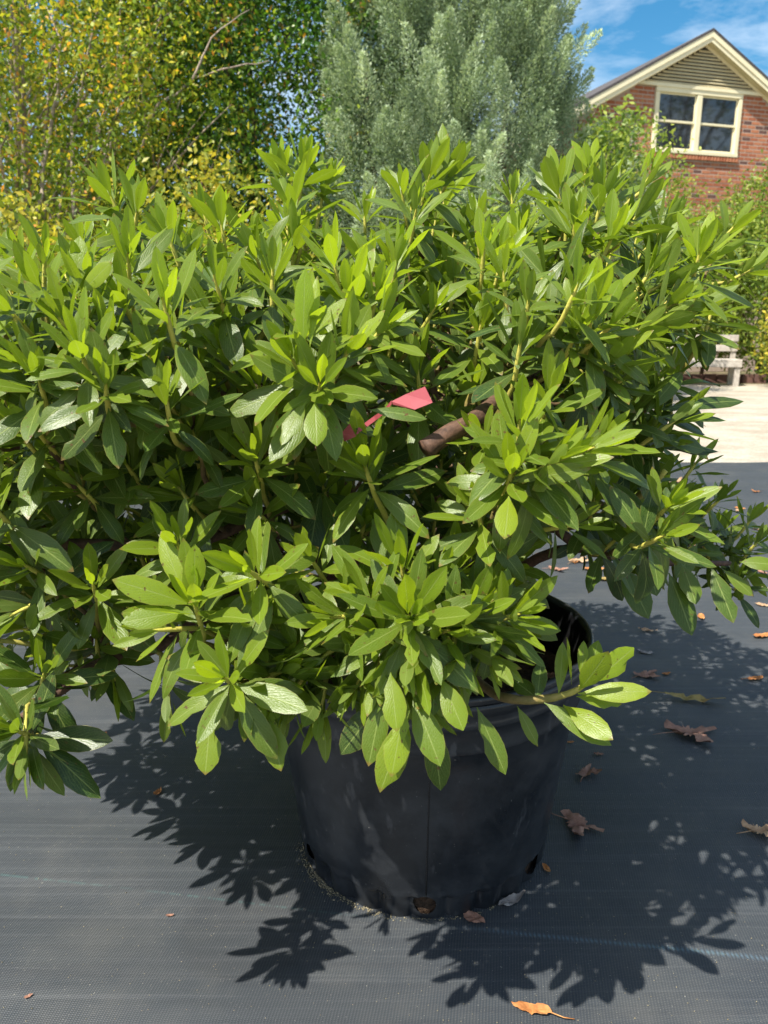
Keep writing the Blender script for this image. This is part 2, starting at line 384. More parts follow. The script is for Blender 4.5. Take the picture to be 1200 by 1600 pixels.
# ------------------------------------------------------------------ house
A = R(73); U = Vector((math.sin(A), math.cos(A), 0)); NN = Vector((math.cos(A), -math.sin(A), 0)); UP = Vector((0, 0, 1))
O = Vector((6.28, 16.94, 0))
def fp(u, z, n=0.0): return O + U * u + UP * z + NN * n
house = tag(empty('brick_house', fp(0.05, 0)), 'red brick house with cream trim, a louvered gable and a paired window', 'house')
SL = 0.535; AP = 6.57; UC = 0.05; OV = 0.20; HW = 4.3                # roof slope, apex height, centre, overhang, half width
def rz(u): return AP - SL * abs(u - UC)
def wallz(u): return rz(u) - 0.16
def prism(b, poly, n0, n1):
    k = len(poly); vs_ = [fp(u, z, n0) for u, z in poly] + [fp(u, z, n1) for u, z in poly]
    b.add(vs_, [tuple(range(k))[::-1], tuple(range(k, 2 * k))] + [(i, (i + 1) % k, k + (i + 1) % k, k + i) for i in range(k)])
b = MB(); WX0, WX1, WZ0, WZ1 = -1.00, 1.06, 4.36, 5.56
# the wall in pieces round the window opening, and the sides and back
prism(b, [(UC - HW, 0), (WX0, 0), (WX0, wallz(WX0)), (UC - HW, wallz(UC - HW))], 0, -0.25)
prism(b, [(WX1, 0), (UC + HW, 0), (UC + HW, wallz(UC + HW)), (WX1, wallz(WX1))], 0, -0.25)
prism(b, [(WX0, 0), (WX1, 0), (WX1, WZ0), (WX0, WZ0)], 0, -0.25)
prism(b, [(WX0, WZ1), (WX1, WZ1), (WX1, wallz(WX1)), (UC, wallz(UC)), (WX0, wallz(WX0))], 0, -0.25)
prism(b, [(UC - HW, 0), (UC - HW + 0.25, 0), (UC - HW + 0.25, wallz(UC - HW)), (UC - HW, wallz(UC - HW))], -0.25, -9)
prism(b, [(UC + HW - 0.25, 0), (UC + HW, 0), (UC + HW, wallz(UC + HW)), (UC + HW - 0.25, wallz(UC + HW))], -0.25, -9)
prism(b, [(UC - HW, 0), (UC + HW, 0), (UC + HW, wallz(UC + HW)), (UC, wallz(UC)), (UC - HW, wallz(UC - HW))], -9, -9.2)
b.build('wall', M['mortar'], house)
# bricks of the gable front
LZ0 = 5.60                                                            # louvre base
def louvre_half(z): return (wallz(UC) - 0.02 - z) / SL
bricks = []
for r in range(0, 62):
    z = 2.30 + r * 0.0762
    off = (r % 2) * 0.1015
    for c in range(-22, 23):
        u = UC + c * 0.203 + off; u0, u1 = u - 0.096, u + 0.096
        if abs(u - UC) > HW - 0.1: continue
        if u1 > WX0 - 0.012 and u0 < WX1 + 0.012 and z > WZ0 - 0.10 and z < WZ1 + 0.06:
            if u0 < WX0 - 0.06 and u1 > WX0 - 0.012: u1 = WX0 - 0.012
            elif u1 > WX1 + 0.06 and u0 < WX1 + 0.012: u0 = WX1 + 0.012
            else: continue
        if z + 0.034 > LZ0 - 0.03: continue
        top = min(wallz(u0), wallz(u1)) - 0.03
        if z + 0.034 > top: continue
        bricks.append(((u0 + u1) / 2, z, (u1 - u0) / 2))
def bscore(q):
    x, y, d = proj(fp(q[0], q[1])); return (0 if (890 < x < 1210 and 100 < y < 300) else 1, -q[1])
bricks.sort(key=bscore)
bm_cache = {}
rest = {'a': MB(), 'b': MB(), 'c': MB()}
for i, (u, z, hw) in enumerate(bricks):
    k = random.choices('abc', (5, 5, 1))[0]; pr = random.uniform(0.0015, 0.0045)
    if i < 300:
        key = (k, round(hw, 2))
        if key not in bm_cache:
            q = MB(); q.box((0, 0, 0), U * hw, NN * 0.012, UP * 0.0295, 0.004)
            me = bpy.data.meshes.new('brick'); me.from_pydata(q.v, [], q.f); me.materials.append(M['brick_' + k]); me.update(); bm_cache[key] = me
        link_mesh('brick', bm_cache[key], None, house, fp(u + random.uniform(-.002, .002), z, pr - 0.012))
    else:
        rest[k].box(fp(u, z, pr - 0.012), U * hw, NN * 0.012, UP * 0.0295)
allb = MB()
for k in 'abc':
    pass
me = bpy.data.meshes.new('far_brickwork'); vv, ff, mi = [], [], []
for j, k in enumerate('abc'):
    b0 = len(vv); vv += rest[k].v; ff += [tuple(b0 + i for i in f) for f in rest[k].f]; mi += [j] * len(rest[k].f)
hl = world_loc(house)
me.from_pydata([tuple(Vector(p) - hl) for p in vv], [], ff)
for k in 'abc': me.materials.append(M['brick_' + k])
me.polygons.foreach_set('material_index', mi); me.update()
tag(link_mesh('brickwork', me, None, house, hl), kind='stuff')
# rowlock sill under the window, each brick on end
sm = MB(); sm.box((0, 0, 0), U * 0.030, NN * 0.035, UP * 0.045, 0.004)
sme = []
for k in 'ab':
    me = bpy.data.meshes.new('sill_brick'); me.from_pydata(sm.v, [], sm.f); me.materials.append(M['brick_' + k]); me.update(); sme.append(me)
for i in range(28):
    link_mesh('sill_brick', random.choice(sme), None, house, fp(WX0 + 0.0 + i * 0.0762, WZ0 - 0.05 + 0.002, 0.012))
# roof slabs, rake boards, soffits
for s in (-1, 1):
    e = UC + s * (HW + 0.45)
    q = MB(); prism(q, [(UC, AP + 0.03), (e, rz(e) + 0.03), (e, rz(e) - 0.02), (UC, AP - 0.02)], OV + 0.03, -9.5); q.build('roof_slope', M['shingle'], house)
    q = MB(); prism(q, [(UC, AP - 0.022), (e, rz(e) - 0.022), (e, rz(e) - 0.125), (UC, AP - 0.125)], OV + 0.022, OV - 0.006); q.build('rake_board', M['cream'], house)
    q = MB(); prism(q, [(UC, AP - 0.127), (e, rz(e) - 0.127), (e, rz(e) - 0.205), (UC, AP - 0.205)], OV + 0.006, OV - 0.022); q.build('rake_board', M['cream'], house)
    q = MB(); prism(q, [(UC, AP - 0.150), (e, rz(e) - 0.150), (e, rz(e) - 0.163), (UC, AP - 0.163)], OV - 0.024, 0.004); q.build('soffit', M['cream'], house)
    # frieze along the wall
    q = MB(); prism(q, [(UC, AP - 0.166), (e - s * 0.5, rz(e - s * 0.5) - 0.166), (e - s * 0.5, rz(e - s * 0.5) - 0.235), (UC, AP - 0.235)], 0.022, 0.003); q.build('frieze_board', M['cream'], house)
# louvred gable
LH = (AP - 0.237 - LZ0) / SL
q = MB(); prism(q, [(UC - LH - 0.1, LZ0 + 0.0), (UC + LH + 0.1, LZ0), (UC, AP - 0.19)], 0.0125, 0.004); q.build('louver_backing', M['dark_void'], house)
q = MB(); prism(q, [(UC - LH - 0.12, LZ0 - 0.052), (UC + LH + 0.12, LZ0 - 0.052), (UC + LH + 0.0, LZ0 + 0.01), (UC - LH - 0.0, LZ0 + 0.01)], 0.06, 0.013); q.build('louver_sill', M['cream'], house)
ns = 12
for i in range(ns):
    z = LZ0 + 0.018 + i * (AP - 0.24 - LZ0) / ns
    hw = (AP - 0.237 - z - 0.03) / SL
    if hw < 0.04: continue
    q = MB(); c = fp(UC, z + 0.018, 0.030)
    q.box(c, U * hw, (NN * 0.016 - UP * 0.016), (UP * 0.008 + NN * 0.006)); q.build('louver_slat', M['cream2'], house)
# window: frame, mullion, sashes, panes
win = MB()
win.box(fp((WX0 + WX1) / 2, WZ1 - 0.05, 0.0), U * ((WX1 - WX0) / 2), NN * 0.045, UP * 0.05, 0.006)
win.box(fp((WX0 + WX1) / 2, WZ0 + 0.035, 0.0), U * ((WX1 - WX0) / 2), NN * 0.055, UP * 0.035, 0.006)
for u in (WX0 + 0.045, WX1 - 0.045): win.box(fp(u, (WZ0 + WZ1) / 2 - 0.015, -0.002), U * 0.045, NN * 0.043, UP * ((WZ1 - WZ0) / 2 - 0.087), 0.006)
win.box(fp(0.03, (WZ0 + WZ1) / 2 - 0.015, -0.002), U * 0.06, NN * 0.043, UP * ((WZ1 - WZ0) / 2 - 0.087), 0.006)
win = win.build('window', M['cream'], house)
for (a0, a1) in ((WX0 + 0.092, 0.03 - 0.062), (0.03 + 0.062, WX1 - 0.092)):
    um = (a0 + a1) / 2; hw = (a1 - a0) / 2; zb, zt = WZ0 + 0.072, WZ1 - 0.102; zm = (zb + zt) / 2
    for (z0, z1, nn_) in ((zb, zm + 0.012, -0.032), (zm - 0.012, zt, -0.008)):
        q = MB(); zc = (z0 + z1) / 2; hh = (z1 - z0) / 2; w_ = 0.028
        q.box(fp(um, z0 + w_ * .7, nn_), U * hw, NN * 0.011, UP * w_ * .7); q.box(fp(um, z1 - w_ * .5, nn_), U * hw, NN * 0.011, UP * w_ * .5)
        for s in (-1, 1): q.box(fp(um + s * (hw - w_ / 2), zc + w_ * .2, nn_ - 0.001), U * w_ * .5, NN * 0.0105, UP * (hh - w_ * 1.2))
        q.build('sash', M['cream'], win)
        q = MB(); q.box(fp(um, zc, nn_ - 0.004), U * (hw - 0.012), NN * 0.003, UP * (hh - 0.012)); q.build('pane', M['glass'], win)

# ------------------------------------------------------------------ bench and low brick kerb
def bench():
    c0 = gnd(1120, 600); c0 = Vector((5.38, 13.75, -0.006)); root = tag(empty('garden_bench', c0), 'weathered grey wooden bench beside the gravel drive', 'bench')
    d = Vector((math.cos(R(-12)), math.sin(R(-12)), 0)); n = Vector((-d.y, d.x, 0)); hl_ = 0.80
    def P(a, b_, z): return c0 + d * a + n * b_ + Vector((0, 0, z))
    for j in range(3):
        q = MB(); q.box(P(0, -0.17 + j * 0.16, 0.43), d * hl_, n * 0.072, UP * 0.02, 0.005); q.build('seat_plank', M['wood'], root)
    q = MB(); q.box(P(0, -0.235, 0.365), d * hl_, n * 0.018, UP * 0.042, 0.005); q.build('apron', M['wood'], root)
    for s in (-1, 1):
        q = MB(); q.box(P(s * (hl_ - 0.06), -0.19, 0.20), d * 0.045, n * 0.04, UP * 0.205, 0.006); q.build('leg', M['wood'], root)
        q = MB(); q.box(P(s * (hl_ - 0.06), 0.26, 0.42), d * 0.045, n * 0.035, UP * 0.425, 0.006); q.build('leg', M['wood'], root)
    for z in (0.80, 0.63):
        q = MB(); q.box(P(0, 0.215, z), d * hl_, n * 0.014, UP * 0.055, 0.005); q.build('backrest', M['wood'], root)
bench()
kerb = tag(empty('brick_edging', (5.2, 14.6, 0)), 'low row of red edging bricks behind the wooden bench', 'edging')
q = MB(); q.box((0, 0, 0), (0.1, 0, 0), (0, 0.05, 0), (0, 0, 0.10), 0.006)
me = bpy.data.meshes.new('brick'); me.from_pydata(q.v, [], q.f); me.materials.append(M['brick_c']); me.update()
for i in range(16): link_mesh('brick', me, None, kerb, (3.6 + i * 0.215, 14.6 - i * 0.03, 0.04 + random.uniform(-.01, .01)))

# ------------------------------------------------------------------ background trees and shrubs
def rand_dirs(n, g=None):
    v = (g or rng).normal(size=(n, 3)); return v / np.linalg.norm(v, axis=1, keepdims=True)
def leaf_quads(C, size, upbias=0.6, aspect=0.5, rnd=None, fold=0.25, dirs=None):
    """one folded four-triangle leaf at every point of C"""
    n = len(C); t = rand_dirs(n) if dirs is None else dirs
    nr = rand_dirs(n) + np.array([0, 0, upbias]); s = np.cross(t, nr); s /= np.linalg.norm(s, axis=1, keepdims=True) + 1e-9
    m = np.cross(s, t); sz = (size * rng.uniform(0.6, 1.25, n))[:, None]
    w = sz * aspect * 0.5
    a = C; e = C + t * sz; mid = C + t * sz * 0.5
    l = mid + s * w + m * w * fold; r = mid - s * w + m * w * fold
    V = np.stack([a, l, e, r], 1).reshape(-1, 3)
    i = np.arange(n)[:, None] * 4
    Fc = np.concatenate([i + np.array([0, 1, 2]), i + np.array([0, 2, 3])], 0)
    rr = rng.random(n) if rnd is None else rnd
    return V, Fc, np.repeat(rr, 4)
def crown_points(c, rad, nclump, per, spread, shell=0.55, thr=None, nseed=0.0, nfreq=1.2):
    """clump centres through an uneven ellipsoid"""
    pts = []
    while len(pts) < nclump:
        d = rand_dirs(400); r = rng.random(400) ** (1 / 3.0) * (1 - 0)
        r = shell * 0.3 + (1 - shell * 0.3) * r
        P_ = np.array(c) + d * r[:, None] * np.array(rad)
        for p in P_:
            f = noise.noise(Vector(p) * nfreq + Vector((nseed, 0, 0)))
            if thr is not None and f < thr: continue
            if p[2] < 0.15: continue
            pts.append(p + (p - np.array(c)) * 0.18 * f)
    pts = np.array(pts[:nclump])
    P_ = np.repeat(pts, per, 0) + rng.normal(size=(nclump * per, 3)) * spread
    return pts, P_
def limbs(b, base, targets, r0, seed=0, sub=3):
    base = Vector(base); rr = random.Random(seed)
    for t in targets:
        t = Vector(t); mid = base.lerp(t, 0.45) + Vector((rr.uniform(-.2, .2), rr.uniform(-.2, .2), (t - base).length * 0.12))
        pts = []; n = 8
        for i in range(n + 1):
            s = i / n; p = base.lerp(mid, s).lerp(mid.lerp(t, s), s); p += Vector((rr.uniform(-1, 1), rr.uniform(-1, 1), rr.uniform(-1, 1))) * 0.02
            pts.append(p)
        rad = [r0 * (1 - 0.85 * i / n) for i in range(n + 1)]; b.tube(pts, rad, 6)
        for k in range(sub):
            i = rr.randrange(3, n); p = pts[i]; d = (t - base).normalized() + Vector((rr.uniform(-1, 1), rr.uniform(-1, 1), rr.uniform(-.2, .8)))
            d.normalize(); Lg = (t - base).length * rr.uniform(0.2, 0.4)
            q = [p + d * Lg * j / 5 + Vector((rr.uniform(-1, 1), rr.uniform(-1, 1), rr.uniform(-1, 1))) * 0.03 * j / 5 + Vector((0, 0, 0.08 * Lg * (j / 5) ** 2)) for j in range(6)]
            b.tube(q, [rad[i] * 0.6 * (1 - 0.8 * j / 5) for j in range(6)], 5)
def tree(name, label, cat, base, c, rad, mat, bark, nclump, per, spread, lsize, ntar=10, r0=0.07, thr=-0.15, seed=1, up=0.7, group=None, aspect=0.5, trunk_h=0.6):
    root = tag(empty(name, base), label, cat, group)
    pts, P_ = crown_points(c, rad, nclump, per, spread, thr=thr, nseed=seed * 7.3)
    clr = np.repeat(rng.normal(0, 0.16, nclump), per) + rng.random(len(P_)) * 0.75 + 0.12
    V, Fc, a = leaf_quads(P_, lsize, up, aspect, np.clip(clr, 0, 1))
    bl = np.array(base)
    link_mesh('crown', np_mesh('crown', V - bl, Fc, False, {'rnd': a}), mat, root, base)
    b = MB(); fork = Vector(base) + Vector((0, 0, trunk_h))
    b.tube([Vector(base) - Vector((0, 0, 0.05)), Vector(base) + Vector((0.02, 0, trunk_h * 0.5)), fork], [r0 * 1.9, r0 * 1.5, r0 * 1.4], 10)
    sel = pts[rng.choice(len(pts), ntar, replace=False)]
    limbs(b, fork, sel, r0, seed)
    b.build('trunk', bark, root, True)
    return root
pale_bark = bark_material('pale_bark', (0.20, 0.15, 0.11), (0.46, 0.38, 0.30)); dark_bark = bark_material('dark_bark', (0.05, 0.035, 0.025), (0.16, 0.11, 0.08))
F_yel = foliage_material('yellowing_leaves', [(0.0, (0.05, 0.10, 0.010)), (0.45, (0.15, 0.22, 0.018)), (0.75, (0.34, 0.36, 0.030)), (0.92, (0.56, 0.43, 0.04)), (1.0, (0.58, 0.26, 0.04))], 0.3)
F_grn = foliage_material('glossy_green_leaves', [(0.0, (0.016, 0.052, 0.008)), (0.5, (0.060, 0.15, 0.014)), (0.80, (0.19, 0.30, 0.02)), (0.93, (0.28, 0.28, 0.04)), (1.0, (0.45, 0.24, 0.04))], 0.25, 0.35)
F_lgt = foliage_material('light_green_leaves', [(0.0, (0.07, 0.13, 0.022)), (0.5, (0.16, 0.23, 0.035)), (1.0, (0.32, 0.36, 0.06))], 0.32)
F_ylg = foliage_material('golden_shrub_leaves', [(0.0, (0.09, 0.14, 0.02)), (0.5, (0.26, 0.27, 0.03)), (1.0, (0.50, 0.40, 0.05))], 0.32)
F_cyp = foliage_material('blue_grey_sprays', [(0.0, (0.08, 0.125, 0.065)), (0.45, (0.27, 0.36, 0.21)), (1.0, (0.54, 0.63, 0.42))], 0.2, 0.7, 1.5)
F_far = foliage_material('woodland_leaves', [(0.0, (0.030, 0.055, 0.018)), (0.6, (0.08, 0.11, 0.025)), (1.0, (0.25, 0.22, 0.05))], 0.25)

myrtle = tree('crape_myrtle_tree', 'yellowing small leaved tree with many pale bare stems at the left edge', 'tree', (-3.9, 8.8, 0), (-3.7, 8.8, 3.3), (2.15, 1.7, 3.1), F_yel, pale_bark, 1050, 66, 0.17, 0.064, 34, 0.035, -0.18, 3, 0.5)
tree('broadleaf_evergreen_tree', 'dense dark green small leaved tree between the yellowing tree and the blue grey cypress', 'tree', (-1.5, 10.2, 0), (-1.5, 10.2, 3.5), (1.95, 1.4, 3.3), F_grn, dark_bark, 1150, 64, 0.16, 0.074, 16, 0.06, -0.22, 5, 0.5)
tree('green_olive_tree', 'tall olive green tree standing behind the yellowing tree', 'tree', (-4.9, 12.6, 0), (-4.6, 12.6, 4.4), (2.8, 1.7, 4.2), F_grn, pale_bark, 520, 46, 0.28, 0.13, 18, 0.06, -0.1, 9, 0.5)
tree('golden_shrub', 'golden yellow shrub low beneath the dark green tree', 'shrub', (-1.5, 7.3, 0), (-1.45, 7.3, 1.35), (1.0, 0.7, 1.15), F_ylg, dark_bark, 170, 34, 0.12, 0.07, 12, 0.03, -0.3, 11, 0.5, trunk_h=0.2)
tree('golden_shrub', 'yellow green shrub low under the yellowing tree by the left edge', 'shrub', (-3.6, 6.3, 0), (-3.5, 6.3, 1.1), (1.3, 0.9, 1.05), F_ylg, dark_bark, 190, 34, 0.13, 0.07, 12, 0.03, -0.3, 12, 0.5, trunk_h=0.2)
tree('leafy_shrub', 'light green loose shrub against the brick wall left of the house window', 'shrub', (3.85, 12.0, 0), (3.8, 12.0, 2.25), (0.66, 0.5, 1.5), F_lgt, dark_bark, 150, 30, 0.13, 0.085, 14, 0.022, -0.1, 13, 0.5, trunk_h=0.9)
tree('leafy_shrub', 'slim light green shrub in front of the smaller grey green cypress', 'shrub', (2.5, 9.0, 0), (2.45, 9.0, 1.9), (0.42, 0.4, 1.5), F_lgt, dark_bark, 130, 30, 0.10, 0.07, 12, 0.02, -0.15, 31, 0.5, trunk_h=0.5)
tree('leafy_shrub', 'light green sprawling shrub under the house window', 'shrub', (6.1, 15.0, 0), (5.9, 15.0, 1.9), (1.2, 0.7, 1.55), F_lgt, dark_bark, 330, 32, 0.15, 0.085, 14, 0.022, -0.05, 14, 0.5, trunk_h=0.7)
tree('leafy_shrub', 'yellow green round shrub behind the right end of the bench', 'shrub', (7.0, 14.6, 0), (6.95, 14.5, 1.85), (1.6, 0.8, 1.80), F_lgt, dark_bark, 520, 40, 0.14, 0.085, 14, 0.03, -0.3, 15, 0.5, trunk_h=0.3)
tree('golden_shrub', 'bright yellow shrub spilling over the right end of the bench', 'shrub', (6.75, 13.0, 0), (6.85, 13.0, 0.95), (0.62, 0.5, 0.95), F_ylg, dark_bark, 90, 32, 0.10, 0.085, 10, 0.02, -0.3, 16, 0.5, trunk_h=0.2)
tree('leafy_shrub', 'dark green shrub behind the left end of the bench', 'shrub', (4.4, 15.3, 0), (4.4, 15.3, 0.95), (1.3, 0.7, 0.95), F_grn, dark_bark, 170, 34, 0.14, 0.085, 12, 0.03, -0.3, 17, 0.5, trunk_h=0.2)
tree('leafy_shrub', 'light green shrub low in front of the blue grey cypress', 'shrub', (1.0, 7.0, 0), (1.0, 7.0, 0.95), (1.3, 0.8, 0.95), F_lgt, dark_bark, 150, 34, 0.14, 0.08, 12, 0.03, -0.3, 18, 0.5, trunk_h=0.2)
for pts, r in (([(55, 345), (85, 170), (95, 60), (60, -30)], .022), ([(118, 340), (112, 190), (150, 110), (235, 40), (320, -20)], .020), ([(190, 290), (250, 165), (300, 125), (345, 108), (420, 95)], .018), ([(300, 125), (330, 60), (390, 15)], .012),
               ([(150, 205), (165, 175), (205, 165), (250, 150)], .014), ([(20, 330), (35, 200), (10, 80)], .018), ([(150, 330), (180, 160), (190, -20)], .015), ([(240, 260), (215, 110), (270, -20)], .012), ([(85, 170), (130, 100), (120, 0)], .011)):
    q = MB(); p = [at(x, y, 7.7 + 0.5 * math.sin(i * 1.7 + x)) for i, (x, y) in enumerate(pts)]; f = []
    for i in range(len(p) - 1):
        for k in range(4): f.append(p[i].lerp(p[i + 1], k / 4) + Vector((random.uniform(-1, 1), random.uniform(-1, 1), random.uniform(-1, 1))) * 0.018)
    f.append(p[-1]); q.tube(f, [r * (1 - 0.75 * i / (len(f) - 1)) for i in range(len(f))], 6); q.build('branch', pale_bark, myrtle, True)
# the tree the window reflects
tree('shade_tree', 'tall spreading tree across the drive mirrored in the house window', 'tree', (21.5, 5.0, 0), (21.5, 5.0, 8.6), (4.2, 4.2, 4.2), F_far, dark_bark, 150, 30, 0.45, 0.22, 22, 0.16, -0.05, 19, 0.5, trunk_h=4.2)
# far woods that close the horizon
def woods():
    V, Fc, A_ = [], [], []; off = 0
    for i in range(70):
        an = R(-75 + 150 * (i + 0.5) / 70 + random.uniform(-1, 1)); d = random.uniform(38, 60)
        x, y = math.sin(an) * d, math.cos(an) * d
        if 2 < x < 14 and y < 34: continue
        h = random.uniform(3.2, 5.2) * (0.55 if 0 < an < R(45) else 0.95)
        pts, P_ = crown_points((x, y, h * 0.5), (3.2, 2.2, h * 0.52), 40, 14, 0.5, thr=-0.3, nseed=i, nfreq=0.4)
        v, f, a = leaf_quads(P_, 0.42, 0.7, 0.6); V.append(v); Fc.append(f + off); A_.append(a); off += len(v)
    o = link_mesh('distant_woods', np_mesh('distant_woods', np.concatenate(V), np.concatenate(Fc), False, {'rnd': np.concatenate(A_)}), F_far)
    tag(o, kind='stuff')
woods()

# blue grey cypress: upright feathery plumes
def cypress(name, label, base, stems, seed, group=None):
    g_ = np.random.default_rng(seed); root = tag(empty(name, base), label, 'tree', group); base = np.array(base)
    b = MB(); plumes = []
    for (dx, dy, h, spread, npl) in stems:
        top = base + np.array([dx, dy, h]); p0 = Vector(base); pts = [p0.lerp(Vector(top), k / 8) + Vector((dx, dy, 0)) * (0.25 * math.sin(k / 8 * math.pi)) for k in range(9)]
        b.tube(pts, [0.07 * (1 - 0.88 * k / 8) for k in range(9)], 7)
        for _ in range(npl):
            s = g_.uniform(0.1, 1.0) ** 0.8; k = min(7, int(s * 8)); p = np.array(pts[k].lerp(pts[k + 1], s * 8 - k))
            r = spread * (1 - s) ** 0.55 * g_.uniform(0.45, 1.0) + 0.05; an = g_.uniform(0, 2 * math.pi)
            out = np.array([math.cos(an), math.sin(an), 0.0])
            a = p + out * r + np.array([0, 0, 0.25 * r]); ln = g_.uniform(0.65, 1.35) * (0.7 + 0.3 * (1 - s))
            ax = out * g_.uniform(0.25, 0.85) + np.array([0, 0, 1.0]) + g_.normal(size=3) * 0.16; ax /= np.linalg.norm(ax)
            plumes.append((a, ax, ln)); 
            if g_.random() < 0.35: b.tube([Vector(p), Vector(p + out * r * 0.6 + np.array([0, 0, 0.03])), Vector(a)], [0.011, 0.007, 0.004], 4, cap=False)
    C_, D_, Rn = [], [], []
    for (a, ax, ln) in plumes:
        n = 950; s = g_.random(n) ** 0.85; o = rand_dirs(n, g_); o -= (o @ ax)[:, None] * ax; o /= np.linalg.norm(o, axis=1, keepdims=True)
        w = 0.25 * (1 - s) ** 0.7 * g_.random(n) ** 0.6 + 0.004
        # sprays gather along a few branchlets
        br = g_.integers(0, 22, n); ob = rand_dirs(22, g_); ob -= (ob @ ax)[:, None] * ax; ob /= np.linalg.norm(ob, axis=1, keepdims=True)
        o = ob[br] * 0.95 + o * 0.22
        P_ = a + ax * (s * ln)[:, None] + o * w[:, None]
        d = ax * 0.8 + o * 0.75 + g_.normal(size=(n, 3)) * 0.25; d /= np.linalg.norm(d, axis=1, keepdims=True)
        C_.append(P_); D_.append(d); Rn.append(np.clip(g_.normal(0.42, 0.20) + g_.normal(0, 0.12, n) + 0.30 * s, 0, 1))
    C_ = np.concatenate(C_); D_ = np.concatenate(D_)
    V, Fc, A_ = leaf_quads(C_, 0.038, 0.5, 0.34, np.concatenate(Rn), 0.5, D_)
    link_mesh('crown', np_mesh('crown', V - base, Fc, False, {'rnd': A_}), F_cyp, root, tuple(base))
    b.build('trunk', dark_bark, root, True)
cypress('cypress_tree', 'feathery blue grey cypress with upright plumes beside the dark green tree', (0.75, 9.6, 0),
        [(-0.55, 0.1, 5.6, 1.05, 175), (0.25, 0.0, 6.0, 1.15, 190), (0.68, -0.2, 4.8, 0.78, 135), (-0.95, -0.4, 3.7, 0.7, 85)], 21)
cypress('cypress_tree', 'smaller thinner grey green cypress between the large cypress and the brick house', (2.55, 10.6, 0),
        [(-0.1, 0, 3.55, 0.65, 55), (0.35, 0.1, 2.8, 0.5, 35)], 22)

